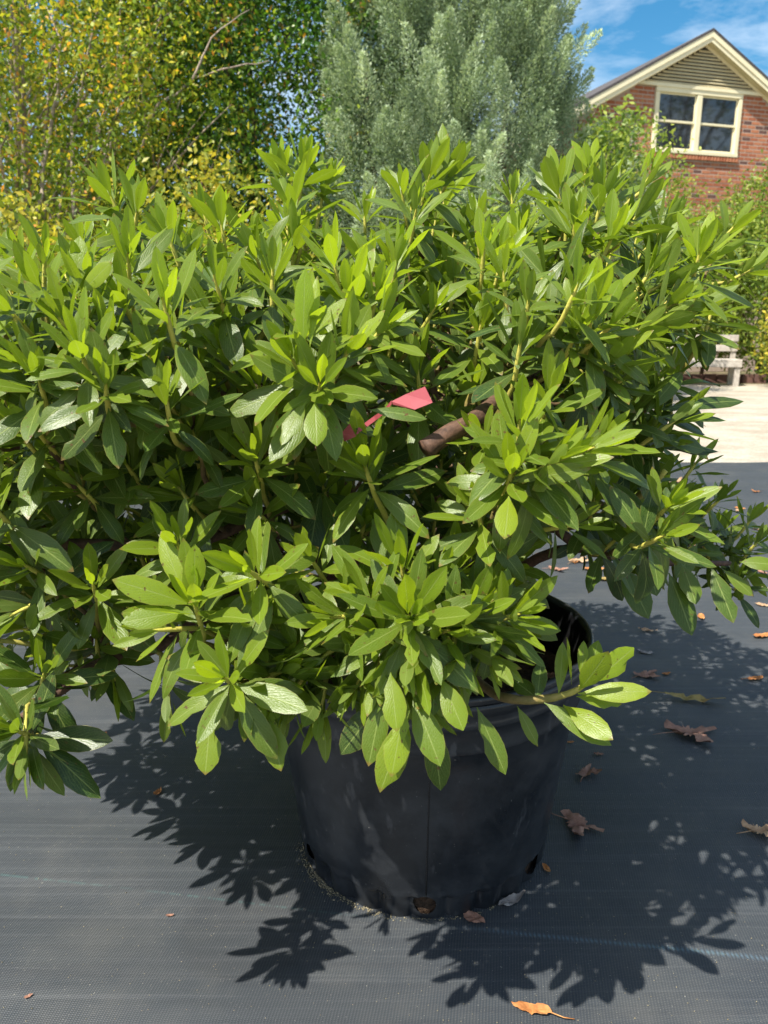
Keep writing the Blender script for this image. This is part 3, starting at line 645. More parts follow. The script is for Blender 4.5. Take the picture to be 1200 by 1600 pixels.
# ------------------------------------------------------------------ the pot
PX, PY = 0.085, 1.486; RB, RT, PH = 0.262, 0.325, 0.475
def build_pot():
    root = tag(empty('nursery_pot', (PX, PY, 0.004)), 'large black plastic nursery pot with drainage holes holding the shrub', 'pot')
    nt_ = 400; zs = [0.0, 0.004, 0.009, 0.014, 0.019, 0.024, 0.029, 0.034, 0.039, 0.044, 0.049, 0.054, 0.060, 0.068, 0.078, 0.10, 0.14, 0.20, 0.27, 0.33, 0.372, 0.378, 0.384, 0.40, 0.425, 0.430, 0.436, 0.450, 0.462, 0.468, 0.472, PH]
    holes = [R(-92), R(-92 - 60), R(-92 + 56), R(-92 + 118), R(-92 - 120), R(-92 + 180)]; HZ = 0.034; HR = 0.0215
    V = []
    for z in zs:
        for k in range(nt_):
            th = 2 * math.pi * k / nt_
            r = RB + (RT - RB) * min(1, z / 0.46)
            if z < 0.056:
                sc = abs(math.sin(th * 13)) ** 0.6; r += -0.014 * (1 - sc) * min(1.0, (0.056 - z) / 0.012) + 0.002
            if 0.374 < z < 0.382: r += 0.006
            elif z >= 0.382: r += 0.003
            if 0.427 < z < 0.434: r += 0.006
            if z > 0.459: r += 0.010
            if z >= PH: r -= 0.003
            dth = (th - R(-90.5) + math.pi) % (2 * math.pi) - math.pi
            if abs(dth) < 0.006: r -= 0.0022
            r += 0.0022 * noise.noise(Vector((math.cos(th) * 2.2, math.sin(th) * 2.2, z * 5)))
            V.append([r * math.cos(th), r * math.sin(th), z])
    V = np.array(V); nz = len(zs)
    keep = []
    def hd(v):
        best = 9
        for h in holes:
            th = math.atan2(v[1], v[0]); d = ((th - h + math.pi) % (2 * math.pi) - math.pi) * RB
            best = min(best, math.hypot(d, v[2] - HZ))
        return best
    dist = np.array([hd(v) if v[2] < 0.07 else 9 for v in V])
    for i in range(nz - 1):
        for k in range(nt_):
            k2 = (k + 1) % nt_; f = (i * nt_ + k, i * nt_ + k2, (i + 1) * nt_ + k2, (i + 1) * nt_ + k)
            if np.mean([dist[j] for j in f]) < HR: continue
            keep.append(f)
    # snap the ragged rim of each hole onto the circle
    for j in np.where((dist > HR - 0.004) & (dist < HR + 0.0035))[0]:
        v = V[j]; th = math.atan2(v[1], v[0]); r = math.hypot(v[0], v[1])
        h = min(holes, key=lambda q: abs((th - q + math.pi) % (2 * math.pi) - math.pi))
        d = ((th - h + math.pi) % (2 * math.pi) - math.pi) * RB; a = math.atan2(v[2] - HZ, d)
        th2 = h + HR * math.cos(a) / RB; V[j] = [r * math.cos(th2), r * math.sin(th2), HZ + HR * math.sin(a)]
    me = np_mesh('body', V, np.array(keep), True); link_mesh('body', me, M['pot'], root, (PX, PY, 0.004))
    b = MB(); rs = lambda z: RB + (RT - RB) * min(1, z / 0.46) + 0.0004
    sa = R(-91.5); b.tube([(PX + rs(z) * math.cos(sa + 0.02 * z), PY + rs(z) * math.sin(sa + 0.02 * z), z + .004) for z in (0.058, 0.12, 0.18, 0.24, 0.30, 0.368)], [0.0013] * 6, 6)
    b.build('mould_seam', M['pot_in'], root, True)
    # rim: a rolled lip
    b = MB(); ring = 160; prof = [(RT + 0.0095, 0.4745), (RT + 0.0125, 0.479), (RT + 0.0125, 0.486), (RT + 0.010, 0.4905), (RT + 0.004, 0.491), (RT - 0.001, 0.487), (RT - 0.002, 0.470)]
    for j, (r, z) in enumerate(prof):
        for k in range(ring):
            th = 2 * math.pi * k / ring; b.v.append((PX + r * math.cos(th), PY + r * math.sin(th), z + 0.004)); b.a.append(0)
    for j in range(len(prof) - 1):
        for k in range(ring): b.f.append((j * ring + k, j * ring + (k + 1) % ring, (j + 1) * ring + (k + 1) % ring, (j + 1) * ring + k))
    b.build('rim', M['pot'], root, True)
    b = MB(); prof = [(RT - 0.0025, 0.482), (RT - 0.006, 0.42), (RB + 0.035, 0.30), (RB - 0.01, 0.06)]
    for j, (r, z) in enumerate(prof):
        for k in range(ring):
            th = 2 * math.pi * k / ring; b.v.append((PX + r * math.cos(th), PY + r * math.sin(th), z + 0.004)); b.a.append(0)
    for j in range(len(prof) - 1):
        for k in range(ring): b.f.append((j * ring + k, (j + 1) * ring + k, (j + 1) * ring + (k + 1) % ring, j * ring + (k + 1) % ring))
    b.build('inner_wall', M['pot_in'], root, True)
    # soil: surface and the root ball seen through the holes
    n = 60; vs_ = []; fs = []
    rr = np.linspace(0, 1, 24)
    for i, q in enumerate(rr):
        for k in range(n):
            th = 2 * math.pi * k / n; r = q * (RT - 0.022)
            z = 0.385 + 0.012 * noise.noise(Vector((r * math.cos(th) * 14, r * math.sin(th) * 14, 3))) + 0.02 * (1 - q)
            vs_.append((PX + r * math.cos(th), PY + r * math.sin(th), z))
    for i in range(len(rr) - 1):
        for k in range(n): fs.append((i * n + k, i * n + (k + 1) % n, (i + 1) * n + (k + 1) % n, (i + 1) * n + k))
    b = MB(); b.add(vs_, fs); b.build('soil', M['soil'], root, True)
    vs_ = []; fs = []
    for i, z in enumerate((-0.001, 0.015, 0.04, 0.075)):
        for k in range(n * 3):
            th = 2 * math.pi * k / (n * 3); r = RB - 0.011 + 0.004 * noise.noise(Vector((math.cos(th) * 30, math.sin(th) * 30, z * 120)))
            vs_.append((PX + r * math.cos(th), PY + r * math.sin(th), z))
    for i in range(3):
        for k in range(n * 3): fs.append((i * n * 3 + k, i * n * 3 + (k + 1) % (n * 3), (i + 1) * n * 3 + (k + 1) % (n * 3), (i + 1) * n * 3 + k))
    b = MB(); b.add(vs_, fs); b.build('root_ball', M['soil'], root, True)
build_pot()

# ------------------------------------------------------------------ the azalea
LB, LD, LN, LL, LW, LF, LC, LAge, LRnd, LTw = [], [], [], [], [], [], [], [], [], []
GA = 2.39996
SPROF = np.array([0, .05, .15, .29, .45, .61, .77, .90, 1.0]); WPROF = np.array([.05, .09, .32, .68, .94, 1.0, .85, .49, .015])
def add_leaf(base, d, n, L_, W_, fold, curl, age, rnd, tw=0.0):
    LB.append(tuple(base)); LD.append(tuple(d)); LN.append(tuple(n)); LL.append(L_); LW.append(W_); LF.append(fold); LC.append(curl); LAge.append(age); LRnd.append(rnd * (0.25 if age > 0.93 else 1)); LTw.append(tw)
ros_list = []
def rosette(p, ax, scale=1.0, n=13, young=0.35, rr=random, openness=1.0):
    """whorl of leaves: p is where the shoot ends, ax its direction"""
    p = Vector(p); ax = Vector(ax).normalized()
    e1 = ax.cross(Vector((0.3, 0.2, 1)));
    if e1.length < 0.1: e1 = ax.cross(Vector((1, 0, 0)))
    e1.normalize(); e2 = ax.cross(e1); ph0 = rr.uniform(0, 6.28); base_r = rr.random()
    n = int(round(n * 1.38))
    for i in range(n):
        f = i / max(1, n - 1)                                        # 0 outermost, 1 innermost
        th = R((108 - 95 * f ** 0.85) * openness + rr.uniform(-9, 9)); ph = ph0 + i * GA + rr.uniform(-.2, .2)
        rad = e1 * math.cos(ph) + e2 * math.sin(ph)
        d = ax * math.cos(th) + rad * math.sin(th)
        droop = 0.38 * (1 - f) ** 1.3 * (1 - abs(d.z)) ** 0.5
        d = (d - Vector((0, 0, droop))).normalized()
        nrm = (ax - d * ax.dot(d)); nrm = nrm.normalized() if nrm.length > 0.05 else rad
        # a leaf twists to show its face to the light
        nrm = (nrm + Vector((SUN.x, SUN.y, SUN.z)) * 0.15 * (1 - f)).normalized()
        nrm = (nrm + Vector((rr.uniform(-1, 1), rr.uniform(-1, 1), rr.uniform(-1, 1))) * 0.30); nrm -= d * nrm.dot(d); nrm.normalize()
        L_ = scale * (0.097 - 0.038 * f ** 1.4) * rr.uniform(0.70, 1.12)
        if f > 0.9: L_ *= 0.8
        W_ = L_ * rr.uniform(0.275, 0.365) * (1 - 0.16 * f)
        b = p - ax * (0.052 * scale * (1 - f)) + rad * 0.0025
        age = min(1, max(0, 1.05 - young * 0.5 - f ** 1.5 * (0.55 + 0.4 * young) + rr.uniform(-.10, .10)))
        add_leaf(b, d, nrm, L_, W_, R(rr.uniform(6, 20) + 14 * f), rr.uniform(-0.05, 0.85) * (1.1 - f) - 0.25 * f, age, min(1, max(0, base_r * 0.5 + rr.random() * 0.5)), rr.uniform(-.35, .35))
    ros_list.append((p.copy(), ax.copy(), scale, young))
def mr(px, py, t, phi=90, toward=25, scale=1.0, n=13, young=0.35, op=1.0):
    """phi: direction in the picture plane, toward: tilt to the viewer, degrees"""
    if px < 270 and 380 < py < 630: t *= 0.90; scale *= 0.94
    elif px > 935 and 690 < py < 920: t *= 1.09; scale *= 0.98
    elif px < 600 and 630 <= py < 880: t *= 1.15; scale *= 1.08
    if (px < 520 and 620 < py < 890) or (px < 200 and py > 820): young = min(young, 0.02)  # shade of the left interior put into leaf colour: whorls set old, hence darker
    c = math.cos(R(toward)); a = Vector((c * math.cos(R(phi)), -math.sin(R(toward)), c * math.sin(R(phi))))
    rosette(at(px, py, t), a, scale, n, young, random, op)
# top skyline
mr(172, 303, 1.22, 105, 12, 1.10, 13, .35); mr(215, 325, 1.18, 70, 25, 1.05, 12, .3); mr(345, 345, 1.30, 95, 10, 1.0, 14, .45)
mr(318, 330, 1.36, 100, 5, 1.0, 12, .4); mr(300, 400, 1.25, 60, 20, 1.0, 12, .35)
mr(440, 262, 1.62, 98, 0, 1.0, 13, .85, .55); mr(476, 255, 1.60, 80, 0, 1.05, 13, .85, .55); mr(515, 275, 1.65, 70, 0, .95, 12, .8, .6)
mr(672, 270, 1.38, 75, 10, 1.12, 15, .45, .8); mr(712, 262, 1.42, 60, 8, 1.05, 14, .5, .75); mr(628, 300, 1.30, 100, 20, 1.05, 14, .35); mr(650, 330, 1.22, 80, 25, 1.0, 12, .3)
mr(868, 285, 1.40, 108, 5, 1.1, 13, .4, .8); mr(915, 262, 1.55, 90, 0, .8, 6, .95, .35); mr(898, 345, 1.22, 95, 22, 1.12, 15, .35); mr(945, 300, 1.30, 78, 12, 1.15, 15, .35, .85)
mr(1000, 330, 1.30, 60, 12, 1.15, 14, .35, .85); mr(1020, 265, 1.5, 65, 0, .8, 4, .95, .25); mr(1045, 345, 1.42, 55, 8, 1.05, 13, .5, .8); mr(800, 300, 1.70, 92, 0, .9, 12, .8, .6)
mr(1150, 350, 1.55, 55, 10, .95, 10, .75, .6); mr(1115, 400, 1.48, 40, 12, 1.0, 12, .5); mr(1175, 420, 1.55, 30, 5, .95, 10, .6)
mr(755, 385, 1.35, 90, 10, .9, 7, .95, .35); mr(570, 330, 1.45, 90, 10, .95, 13, .5)
# left side
mr(28, 400, 1.20, 100, 20, 1.05, 13, .4); mr(70, 400, 1.15, 75, 18, 1.0, 12, .4); mr(128, 440, 1.02, 88, 25, 1.08, 13, .5, .85); mr(95, 500, 1.0, 110, 30, 1.0, 12, .3)
mr(125, 545, .93, 88, 35, 1.05, 13, .4); mr(165, 600, .92, 70, 45, 1.0, 12, .25); mr(150, 655, .98, 100, 50, 1.15, 11, .1, 1.15); mr(30, 560, 1.0, 120, 30, 1.0, 12, .35)
mr(30, 690, 1.05, 150, 35, 1.1, 11, .1); mr(255, 470, .98, 95, 22, 1.05, 9, .65, .7); mr(272, 520, .99, 100, 25, 1.1, 10, .4, .9); mr(320, 590, 1.02, 85, 25, 1.05, 12, .3)
mr(305, 705, .95, 88, 38, 1.05, 12, .15, 1.1); mr(370, 700, 1.02, 60, 30, 1.0, 12, .25); mr(225, 640, 1.02, 100, 30, .95, 11, .2)
mr(125, 845, .98, 95, 40, 1.05, 12, .1, 1.1); mr(30, 850, 1.08, 130, 30, 1.0, 11, .2); mr(20, 960, 1.0, 200, 40, 1.1, 10, .1); mr(215, 860, 1.05, 95, 30, 1.0, 11, .1)
# centre
mr(475, 500, .92, 92, 25, 1.08, 12, .75, .75); mr(455, 560, .90, 115, 40, 1.05, 12, .4); mr(500, 600, .88, 80, 62, 1.05, 13, .35, 1.05); mr(548, 540, .92, 62, 28, 1.05, 11, .55, .9)
mr(545, 455, 1.02, 85, 15, 1.05, 12, .8, .7); mr(590, 455, 1.02, 75, 15, 1.0, 11, .8, .7); mr(620, 400, 1.12, 80, 12, .95, 11, .85, .6); mr(600, 510, .98, 50, 25, 1.0, 11, .5)
mr(520, 400, 1.10, 100, 15, 1.0, 12, .7); mr(420, 440, 1.15, 100, 25, 1.0, 12, .35); mr(680, 480, 1.12, 60, 25, 1.05, 10, .3); mr(380, 520, 1.10, 110, 25, .95, 11, .3)
mr(470, 700, .98, 70, 40, .95, 10, .25); mr(505, 760, 1.0, 88, 60, 1.05, 10, .05, 1.2); mr(420, 770, 1.02, 100, 45, 1.0, 11, .1); mr(590, 700, 1.15, 80, 30, .95, 10, .1)
# right centre
mr(925, 470, 1.00, 92, 15, 1.05, 8, .9, .55); mr(905, 510, .99, 75, 30, 1.05, 12, .45); mr(960, 505, 1.0, 50, 28, 1.05, 11, .5); mr(850, 480, 1.12, 110, 25, 1.05, 10, .2)
mr(830, 430, 1.15, 160, 20, 1.1, 9, .15); mr(812, 660, .88, 95, 25, 1.02, 12, .5, .85); mr(800, 735, .87, 90, 50, 1.0, 13, .45, 1.05); mr(862, 610, .95, 80, 22, .95, 11, .6, .8)
mr(872, 715, .88, 45, 30, 1.05, 13, .5); mr(925, 700, .90, 30, 25, 1.05, 11, .5); mr(740, 600, 1.12, 110, 25, 1.0, 9, .35); mr(745, 680, 1.0, 130, 30, .95, 9, .3)
mr(980, 590, 1.10, 35, 20, 1.05, 11, .2); mr(1035, 500, 1.12, 25, 18, 1.1, 12, .25); mr(1040, 440, 1.16, 35, 18, 1.1, 12, .3); mr(900, 820, 1.0, 20, 30, .95, 8, .15, 1.2)
# lower right branches in shade
mr(1058, 655, 1.15, 40, 8, 1.05, 8, .15, .8); mr(1035, 735, 1.22, 55, 5, .95, 11, .2, .75); mr(1065, 770, 1.30, 45, 5, .9, 9, .2, .8); mr(985, 800, 1.20, 60, 15, .9, 10, .15)
mr(1120, 830, 1.42, 80, 10, 1.0, 13, .15, .9); mr(1150, 860, 1.40, 35, 15, .95, 13, .15); mr(1060, 880, 1.35, 300, 35, 1.1, 10, .1, .8); mr(1000, 872, 1.28, 290, 25, 1.1, 8, .1, .7); mr(1175, 810, 1.45, 60, 5, .9, 10, .2)
mr(940, 840, 1.22, 20, 20, .85, 8, .15)
mr(1010, 815, 1.28, 70, 10, .9, 11, .15); mr(1085, 800, 1.36, 95, 5, .9, 10, .2); mr(1110, 880, 1.38, 285, 30, 1.0, 9, .1, .85); mr(960, 870, 1.26, 280, 25, 1.0, 7, .1, .7); mr(1170, 900, 1.42, 330, 20, 1.0, 10, .1); mr(1090, 720, 1.3, 60, 5, .85, 8, .3, .7); mr(1010, 690, 1.2, 50, 15, 1.0, 12, .15); mr(1000, 515, 1.08, 40, 20, 1.0, 12, .3); mr(1055, 470, 1.12, 40, 15, 1.0, 12, .3); mr(955, 560, 1.04, 60, 25, 1.0, 12, .3); mr(1020, 420, 1.15, 60, 15, 1.0, 13, .4); mr(1090, 480, 1.3, 15, 10, 1.05, 12, .25)
# front drape over the pot
mr(627, 880, .93, 98, 20, 1.05, 13, .55, .8); mr(640, 960, .85, 90, 52, 1.08, 17, .45, 1.08); mr(560, 930, .88, 135, 35, .95, 11, .4); mr(690, 900, .95, 75, 20, .95, 11, .45, .8)
mr(810, 960, .90, 40, 42, .95, 14, .5, 1.0); mr(700, 985, .88, 60, 60, 1.0, 13, .35, 1.1); mr(520, 965, .90, 165, 40, .98, 12, .4, .95); mr(760, 930, .95, 70, 30, .95, 11, .4)
mr(640, 1030, .88, 270, 60, 1.1, 11, .25, .9); mr(720, 1030, .90, 290, 50, 1.1, 10, .2, .85); mr(590, 1045, .90, 255, 50, 1.05, 9, .25, .8)
def hl(bx, by, tx, ty, t0, t1, wpx, age=0.3, up=0.5, curl=0.2, side=0.0):
    a = at(bx, by, t0); e = at(tx, ty, t1); d = e - a; L_ = d.length; d.normalize()
    nrm = Vector((side, -1, up)); nrm -= d * nrm.dot(d); nrm.normalize()
    add_leaf(a, d, nrm, L_, wpx * (t0 + t1) / 2 / F, R(10), curl, age, random.random(), random.uniform(-.15, .15))
hl(903, 1084, 1018, 1077, .96, .93, 34, .2, .9); hl(922, 1068, 996, 1012, .96, .97, 38, .1, .3); hl(905, 1078, 950, 1026, .95, .90, 42, .35, .3); hl(873, 1085, 882, 1004, .96, .96, 22, .4, .1)
hl(893, 1070, 891, 997, .96, .93, 14, .1, .1, .1, 1.5); hl(908, 1060, 914, 1000, .97, .98, 18, .1); hl(918, 1062, 938, 998, .98, 1.0, 26, .4); hl(850, 1098, 958, 1161, .96, .92, 36, .6, .9); hl(880, 1102, 956, 1150, .955, .90, 38, .25, .8)
hl(808, 1103, 842, 1167, .97, .95, 20, .6, .4); hl(838, 1097, 848, 1032, .97, .99, 26, .8, .2); hl(845, 1095, 800, 1060, .98, 1.0, 28, .9); hl(900, 1088, 975, 1098, .965, .96, 26, .5, .9)
for q in ((440, 1105, .92, 225, 40), (500, 1115, .93, 260, 40), (500, 1030, .93, 200, 45), (470, 1075, .95, 250, 40), (555, 1075, .92, 240, 50), (700, 1075, .92, 280, 45), (770, 1030, .92, 300, 45), (740, 960, .9, 60, 45), (590, 990, .88, 120, 45), (460, 1000, .95, 120, 35), (650, 1095, .93, 275, 40)):
    mr(q[0], q[1], q[2], q[3], q[4], .95, 11, .35, .95)
hl(575, 640, 668, 648, .865, .855, 26, .8, .9)
# leaves that stand out one by one in the photograph
hl(492, 628, 494, 692, .86, .83, 38, .25, .4); hl(478, 628, 438, 690, .87, .84, 32, .6, .9); hl(505, 632, 512, 690, .89, .88, 30, .5); hl(795, 775, 790, 838, .85, .82, 38, .15, .4)
hl(1035, 640, 1172, 613, 1.15, 1.18, 27, .95, 1.2); hl(1020, 652, 1142, 645, 1.15, 1.17, 20, .95, 1.4); hl(1030, 650, 1110, 672, 1.16, 1.18, 20, .95, 1.6); hl(1010, 645, 1072, 575, 1.15, 1.17, 30, .85)
hl(970, 880, 1017, 966, 1.2, 1.17, 42, .8, .3); hl(1010, 880, 1028, 930, 1.25, 1.23, 30, .8, .3); hl(1045, 895, 1085, 990, 1.25, 1.2, 42, .85, .3); hl(1065, 880, 1090, 940, 1.25, 1.2, 34, .75, .3); hl(1110, 885, 1150, 970, 1.3, 1.25, 36, .9, .3)
hl(1130, 890, 1180, 930, 1.3, 1.28, 22, .7, .6); hl(1155, 878, 1215, 880, 1.3, 1.28, 26, .6, .9); hl(1090, 850, 1060, 900, 1.3, 1.26, 30, .8, .6)
hl(918, 262, 895, 215, 1.5, 1.5, 15, .0); hl(922, 262, 935, 210, 1.5, 1.5, 13, .0); hl(920, 262, 918, 220, 1.5, 1.48, 10, .0); hl(1000, 275, 1026, 226, 1.5, 1.5, 12, .0, .2)
hl(925, 505, 926, 430, .98, .96, 18, .15, .2); hl(935, 500, 975, 432, .98, .98, 26, .2, .2); hl(905, 500, 885, 430, .98, .98, 22, .4, .2); hl(473, 545, 476, 418, .88, .86, 32, .05, .1, .1); hl(484, 545, 495, 425, .88, .88, 18, .1, .1)
hl(120, 455, 122, 366, .90, .90, 34, .25, .2, .1); hl(125, 460, 172, 408, .90, .88, 30, .3, .3, .1); hl(122, 572, 124, 486, .84, .83, 34, .3, .2, .1)
hl(305, 935, 303, 852, .88, .86, 34, .15, .2, .1); hl(298, 945, 176, 902, .88, .85, 42, .25, .8); hl(298, 955, 188, 968, .88, .85, 40, .35, .9); hl(290, 935, 246, 828, .89, .90, 34, .2, .2)
hl(640, 1110, 593, 1242, .88, .86, 50, .45, .5); hl(632, 1100, 612, 1215, .87, .84, 42, .3, .4); hl(675, 1125, 690, 1242, .90, .90, 42, .85, .4); hl(645, 1085, 688, 1196, .88, .84, 46, .5, .5); hl(745, 1105, 792, 1213, .91, .89, 34, .7, .4); hl(600, 1090, 530, 1182, .93, .92, 46, .95, .5)
hl(610, 1050, 620, 1142, .85, .82, 40, .3, .5); hl(690, 1060, 724, 1140, .86, .83, 40, .35, .5); hl(330, 1120, 318, 1212, .86, .84, 44, .5, .5); hl(420, 1120, 438, 1206, .89, .87, 40, .5, .5); hl(600, 1080, 575, 1200, .90, .88, 40, .8, .5)
hl(690, 300, 692, 188, 1.40, 1.40, 24, .35, .1, .1); hl(150, 720, 163, 822, 1.122, 1.100, 52, .95, .4); hl(165, 680, 212, 754, 1.100, 1.067, 36, .95, .4); hl(155, 660, 80, 700, 1.100, 1.056, 42, .9, .5)
hl(300, 745, 245, 832, 1.100, 1.056, 52, .95, .4); hl(310, 750, 290, 845, 1.122, 1.100, 46, .95, .4); hl(325, 755, 382, 805, 1.100, 1.067, 36, .95, .5); hl(500, 770, 480, 880, 1.100, 1.067, 48, .95, .4); hl(505, 770, 540, 855, 1.100, 1.056, 38, .9, .5)
for q in ((190, 470, 1.03), (235, 560, 1.02), (60, 455, 1.03), (200, 400, 1.10), (170, 520, 1.0), (10, 480, 1.03), (-60, 420, 1.05), (-50, 540, 1.0), (340, 500, 1.0), (405, 600, .98), (355, 560, .99), (60, 590, .98), (-90, 640, 1.0), (400, 400, 1.15)):
    mr(q[0], q[1], q[2], 90 + random.uniform(-30, 30), random.uniform(20, 45), 1.05, 13, random.uniform(.2, .5))
mr(303, 940, .88, 92, 28, 1.08, 11, .65, .85); mr(395, 950, .92, 70, 28, .98, 11, .5, .9); mr(350, 1060, .84, 100, 55, 1.02, 14, .55, 1.05); mr(440, 1050, .92, 40, 40, .95, 12, .3); mr(240, 985, .92, 165, 38, 1.0, 9, .4)
mr(400, 1080, .90, 290, 45, 1.0, 9, .25, .85)
# bottom left, in shade
mr(22, 1140, .95, 100, 48, 1.05, 15, .25, 1.05); mr(70, 1050, 1.0, 60, 35, 1.05, 12, .15); mr(150, 1000, 1.10, 75, 35, 1.1, 10, .1); mr(40, 1185, .96, 285, 40, 1.1, 9, .2, .85); mr(180, 1060, 1.12, 290, 30, 1.0, 7, .1, .8); mr(265, 1100, 1.05, 285, 30, .9, 6, .05, .8)
for q in ((980, 765), (1050, 805), (1130, 775), (1185, 845), (1085, 850), (1020, 850), (1150, 900)):
    mr(q[0], q[1], 1.25 + (q[0] - 980) * .0006, random.uniform(40, 110), 12, .82, 11, .1, .9)
for q in ((600, 700, 1.45), (650, 690, 1.5), (690, 720, 1.5), (720, 760, 1.42), (640, 760, 1.42), (600, 800, 1.35), (680, 810, 1.38), (740, 700, 1.5), (560, 740, 1.4), (1010, 600, 1.22), (1045, 575, 1.27), (1000, 660, 1.22), (1035, 630, 1.28), (960, 640, 1.15), (640, 640, 1.45), (700, 650, 1.5)):
    mr(q[0], q[1], q[2], random.uniform(50, 130), 25, 1.0, 12, .15)
n_manual = len(ros_list)
# everything behind and between, filled through the volume of the bush
SIL = [(-260, 420), (-60, 390), (60, 385), (160, 350), (300, 350), (400, 350), (455, 290), (540, 310), (640, 305), (700, 290), (760, 350), (850, 335), (920, 300), (1040, 345), (1120, 390), (1150, 450), (1080, 510),
       (1010, 570), (990, 640), (1010, 740), (1090, 810), (1130, 860), (1050, 870), (930, 840), (850, 790), (820, 860), (800, 950), (700, 985), (560, 990), (430, 1030), (330, 1050), (230, 970), (100, 1040), (20, 1120), (-300, 1160)]
LIT = [(-400, 1280), (60, 1285), (200, 1335), (330, 1400), (365, 1520), (520, 1545), (700, 1510), (1000, 1545), (1500, 1560), (1500, 2600), (-400, 2600)]
cen = Vector((-0.02, 1.52, 0.86)); rads = Vector((1.10, 0.76, 0.56)); cells = {}
def near(p, r):
    k = tuple(int(math.floor(c / 0.1)) for c in p)
    for dx in (-1, 0, 1):
        for dy in (-1, 0, 1):
            for dz in (-1, 0, 1):
                for q in cells.get((k[0] + dx, k[1] + dy, k[2] + dz), ()):
                    if (q - p).length < r: return True
    return False
def put(p): cells.setdefault(tuple(int(math.floor(c / 0.1)) for c in p), []).append(p.copy())
for (p, a, s, y) in ros_list: put(p)
fr = random.Random(5); added = 0; tries = 0
while added < 740 and tries < 90000:
    tries += 1
    d = Vector((fr.gauss(0, 1), fr.gauss(0, 1), fr.gauss(0, 1))).normalized(); q = 0.45 + 0.55 * fr.random() ** 0.6
    p = cen + Vector((d.x * rads.x, d.y * (rads.y if d.y < 0 else 1.0), d.z * rads.z)) * q
    if p.z < 0.50: continue
    px, py, dd = proj(p)
    if not inpoly(px, py, SIL): continue
    g0 = p - SUN * (p.z / SUN.z); sx, sy, _ = proj(g0)
    if inpoly(sx, sy, LIT): continue
    if near(p, 0.062): continue
    if 585 < px < 735 and 590 < py < 850 and dd < 1.32: continue
    # keep the front skin as placed by hand: fill only behind it
    if d.y < -0.2 and q > 0.93: continue
    out = Vector((d.x / rads.x, d.y / rads.y, d.z / rads.z)).normalized()
    ax = (out * 0.75 + Vector((0, 0, 0.85)) + Vector((fr.uniform(-1, 1), fr.uniform(-1, 1), fr.uniform(-.5, .5))) * 0.35).normalized()
    rosette(p, ax, fr.uniform(0.85, 1.08), fr.randint(10, 14), fr.uniform(0.1, 0.6) + (0.2 if p.z > 1.2 else 0), fr, fr.uniform(.8, 1.05)); put(p); added += 1

def leaves_np():
    B = np.array(LB); D = np.array(LD); Nn = np.array(LN); L_ = np.array(LL); W_ = np.array(LW); Fo = np.array(LF); Cu = np.array(LC); Tw = np.array(LTw); K = len(B)
    S = np.cross(D, Nn); S /= np.linalg.norm(S, axis=1, keepdims=True)
    wav = rng.uniform(0, 6.28, K); amp = rng.uniform(0.2, 1.0, K); cs = np.array([-1, -.5, 0, .5, 1.])
    V = np.zeros((K, 9, 5, 3)); C = B.copy(); prev = 0.0
    bite = (rng.random((K, 9, 2)) < 0.055); bf = np.where(bite, rng.uniform(0.45, 0.8, (K, 9, 2)), rng.uniform(0.96, 1.03, (K, 9, 2)))
    for i, s in enumerate(SPROF):
        ds = (s - prev); prev = s; ph = Cu * (s - ds / 2) * 1.25
        T = D * np.cos(ph)[:, None] - Nn * np.sin(ph)[:, None]; C = C + T * (ds * L_)[:, None]
        ph = Cu * s * 1.25; Mn = Nn * np.cos(ph)[:, None] + D * np.sin(ph)[:, None]
        tw = Tw * s; S2 = S * np.cos(tw)[:, None] + Mn * np.sin(tw)[:, None]; M2 = Mn * np.cos(tw)[:, None] - S * np.sin(tw)[:, None]
        for j, c in enumerate(cs):
            w = WPROF[i] * W_ * 0.5 * c
            if abs(c) == 1: w = w * bf[:, i, 0 if c < 0 else 1]
            lift = np.abs(w) * np.sin(Fo) - (0.10 * abs(c) ** 3) * WPROF[i] * W_ + 0.035 * W_ * amp * np.sin(s * 13 + wav + (2.2 if c > 0 else 0)) * abs(c) ** 2
            V[:, i, j] = C + S2 * (w * np.cos(Fo))[:, None] + M2 * lift[:, None]
    uv = np.zeros((9, 5, 2)); uv[:, :, 0] = SPROF[:, None]; uv[:, :, 1] = (cs[None, :] * 0.5 + 0.5)
    fc = np.array([(i * 5 + j, i * 5 + j + 1, (i + 1) * 5 + j + 1, (i + 1) * 5 + j) for i in range(8) for j in range(4)])
    return V.reshape(K, 45, 3), uv.reshape(45, 2), fc
LV, LUV, LFC = leaves_np(); K = len(LV)
shrub = tag(empty('azalea_shrub', (PX, PY, 0.40)), 'wide leafy green azalea with whorls of oblong leaves growing in the black pot', 'shrub')
so_loc = world_loc(shrub)
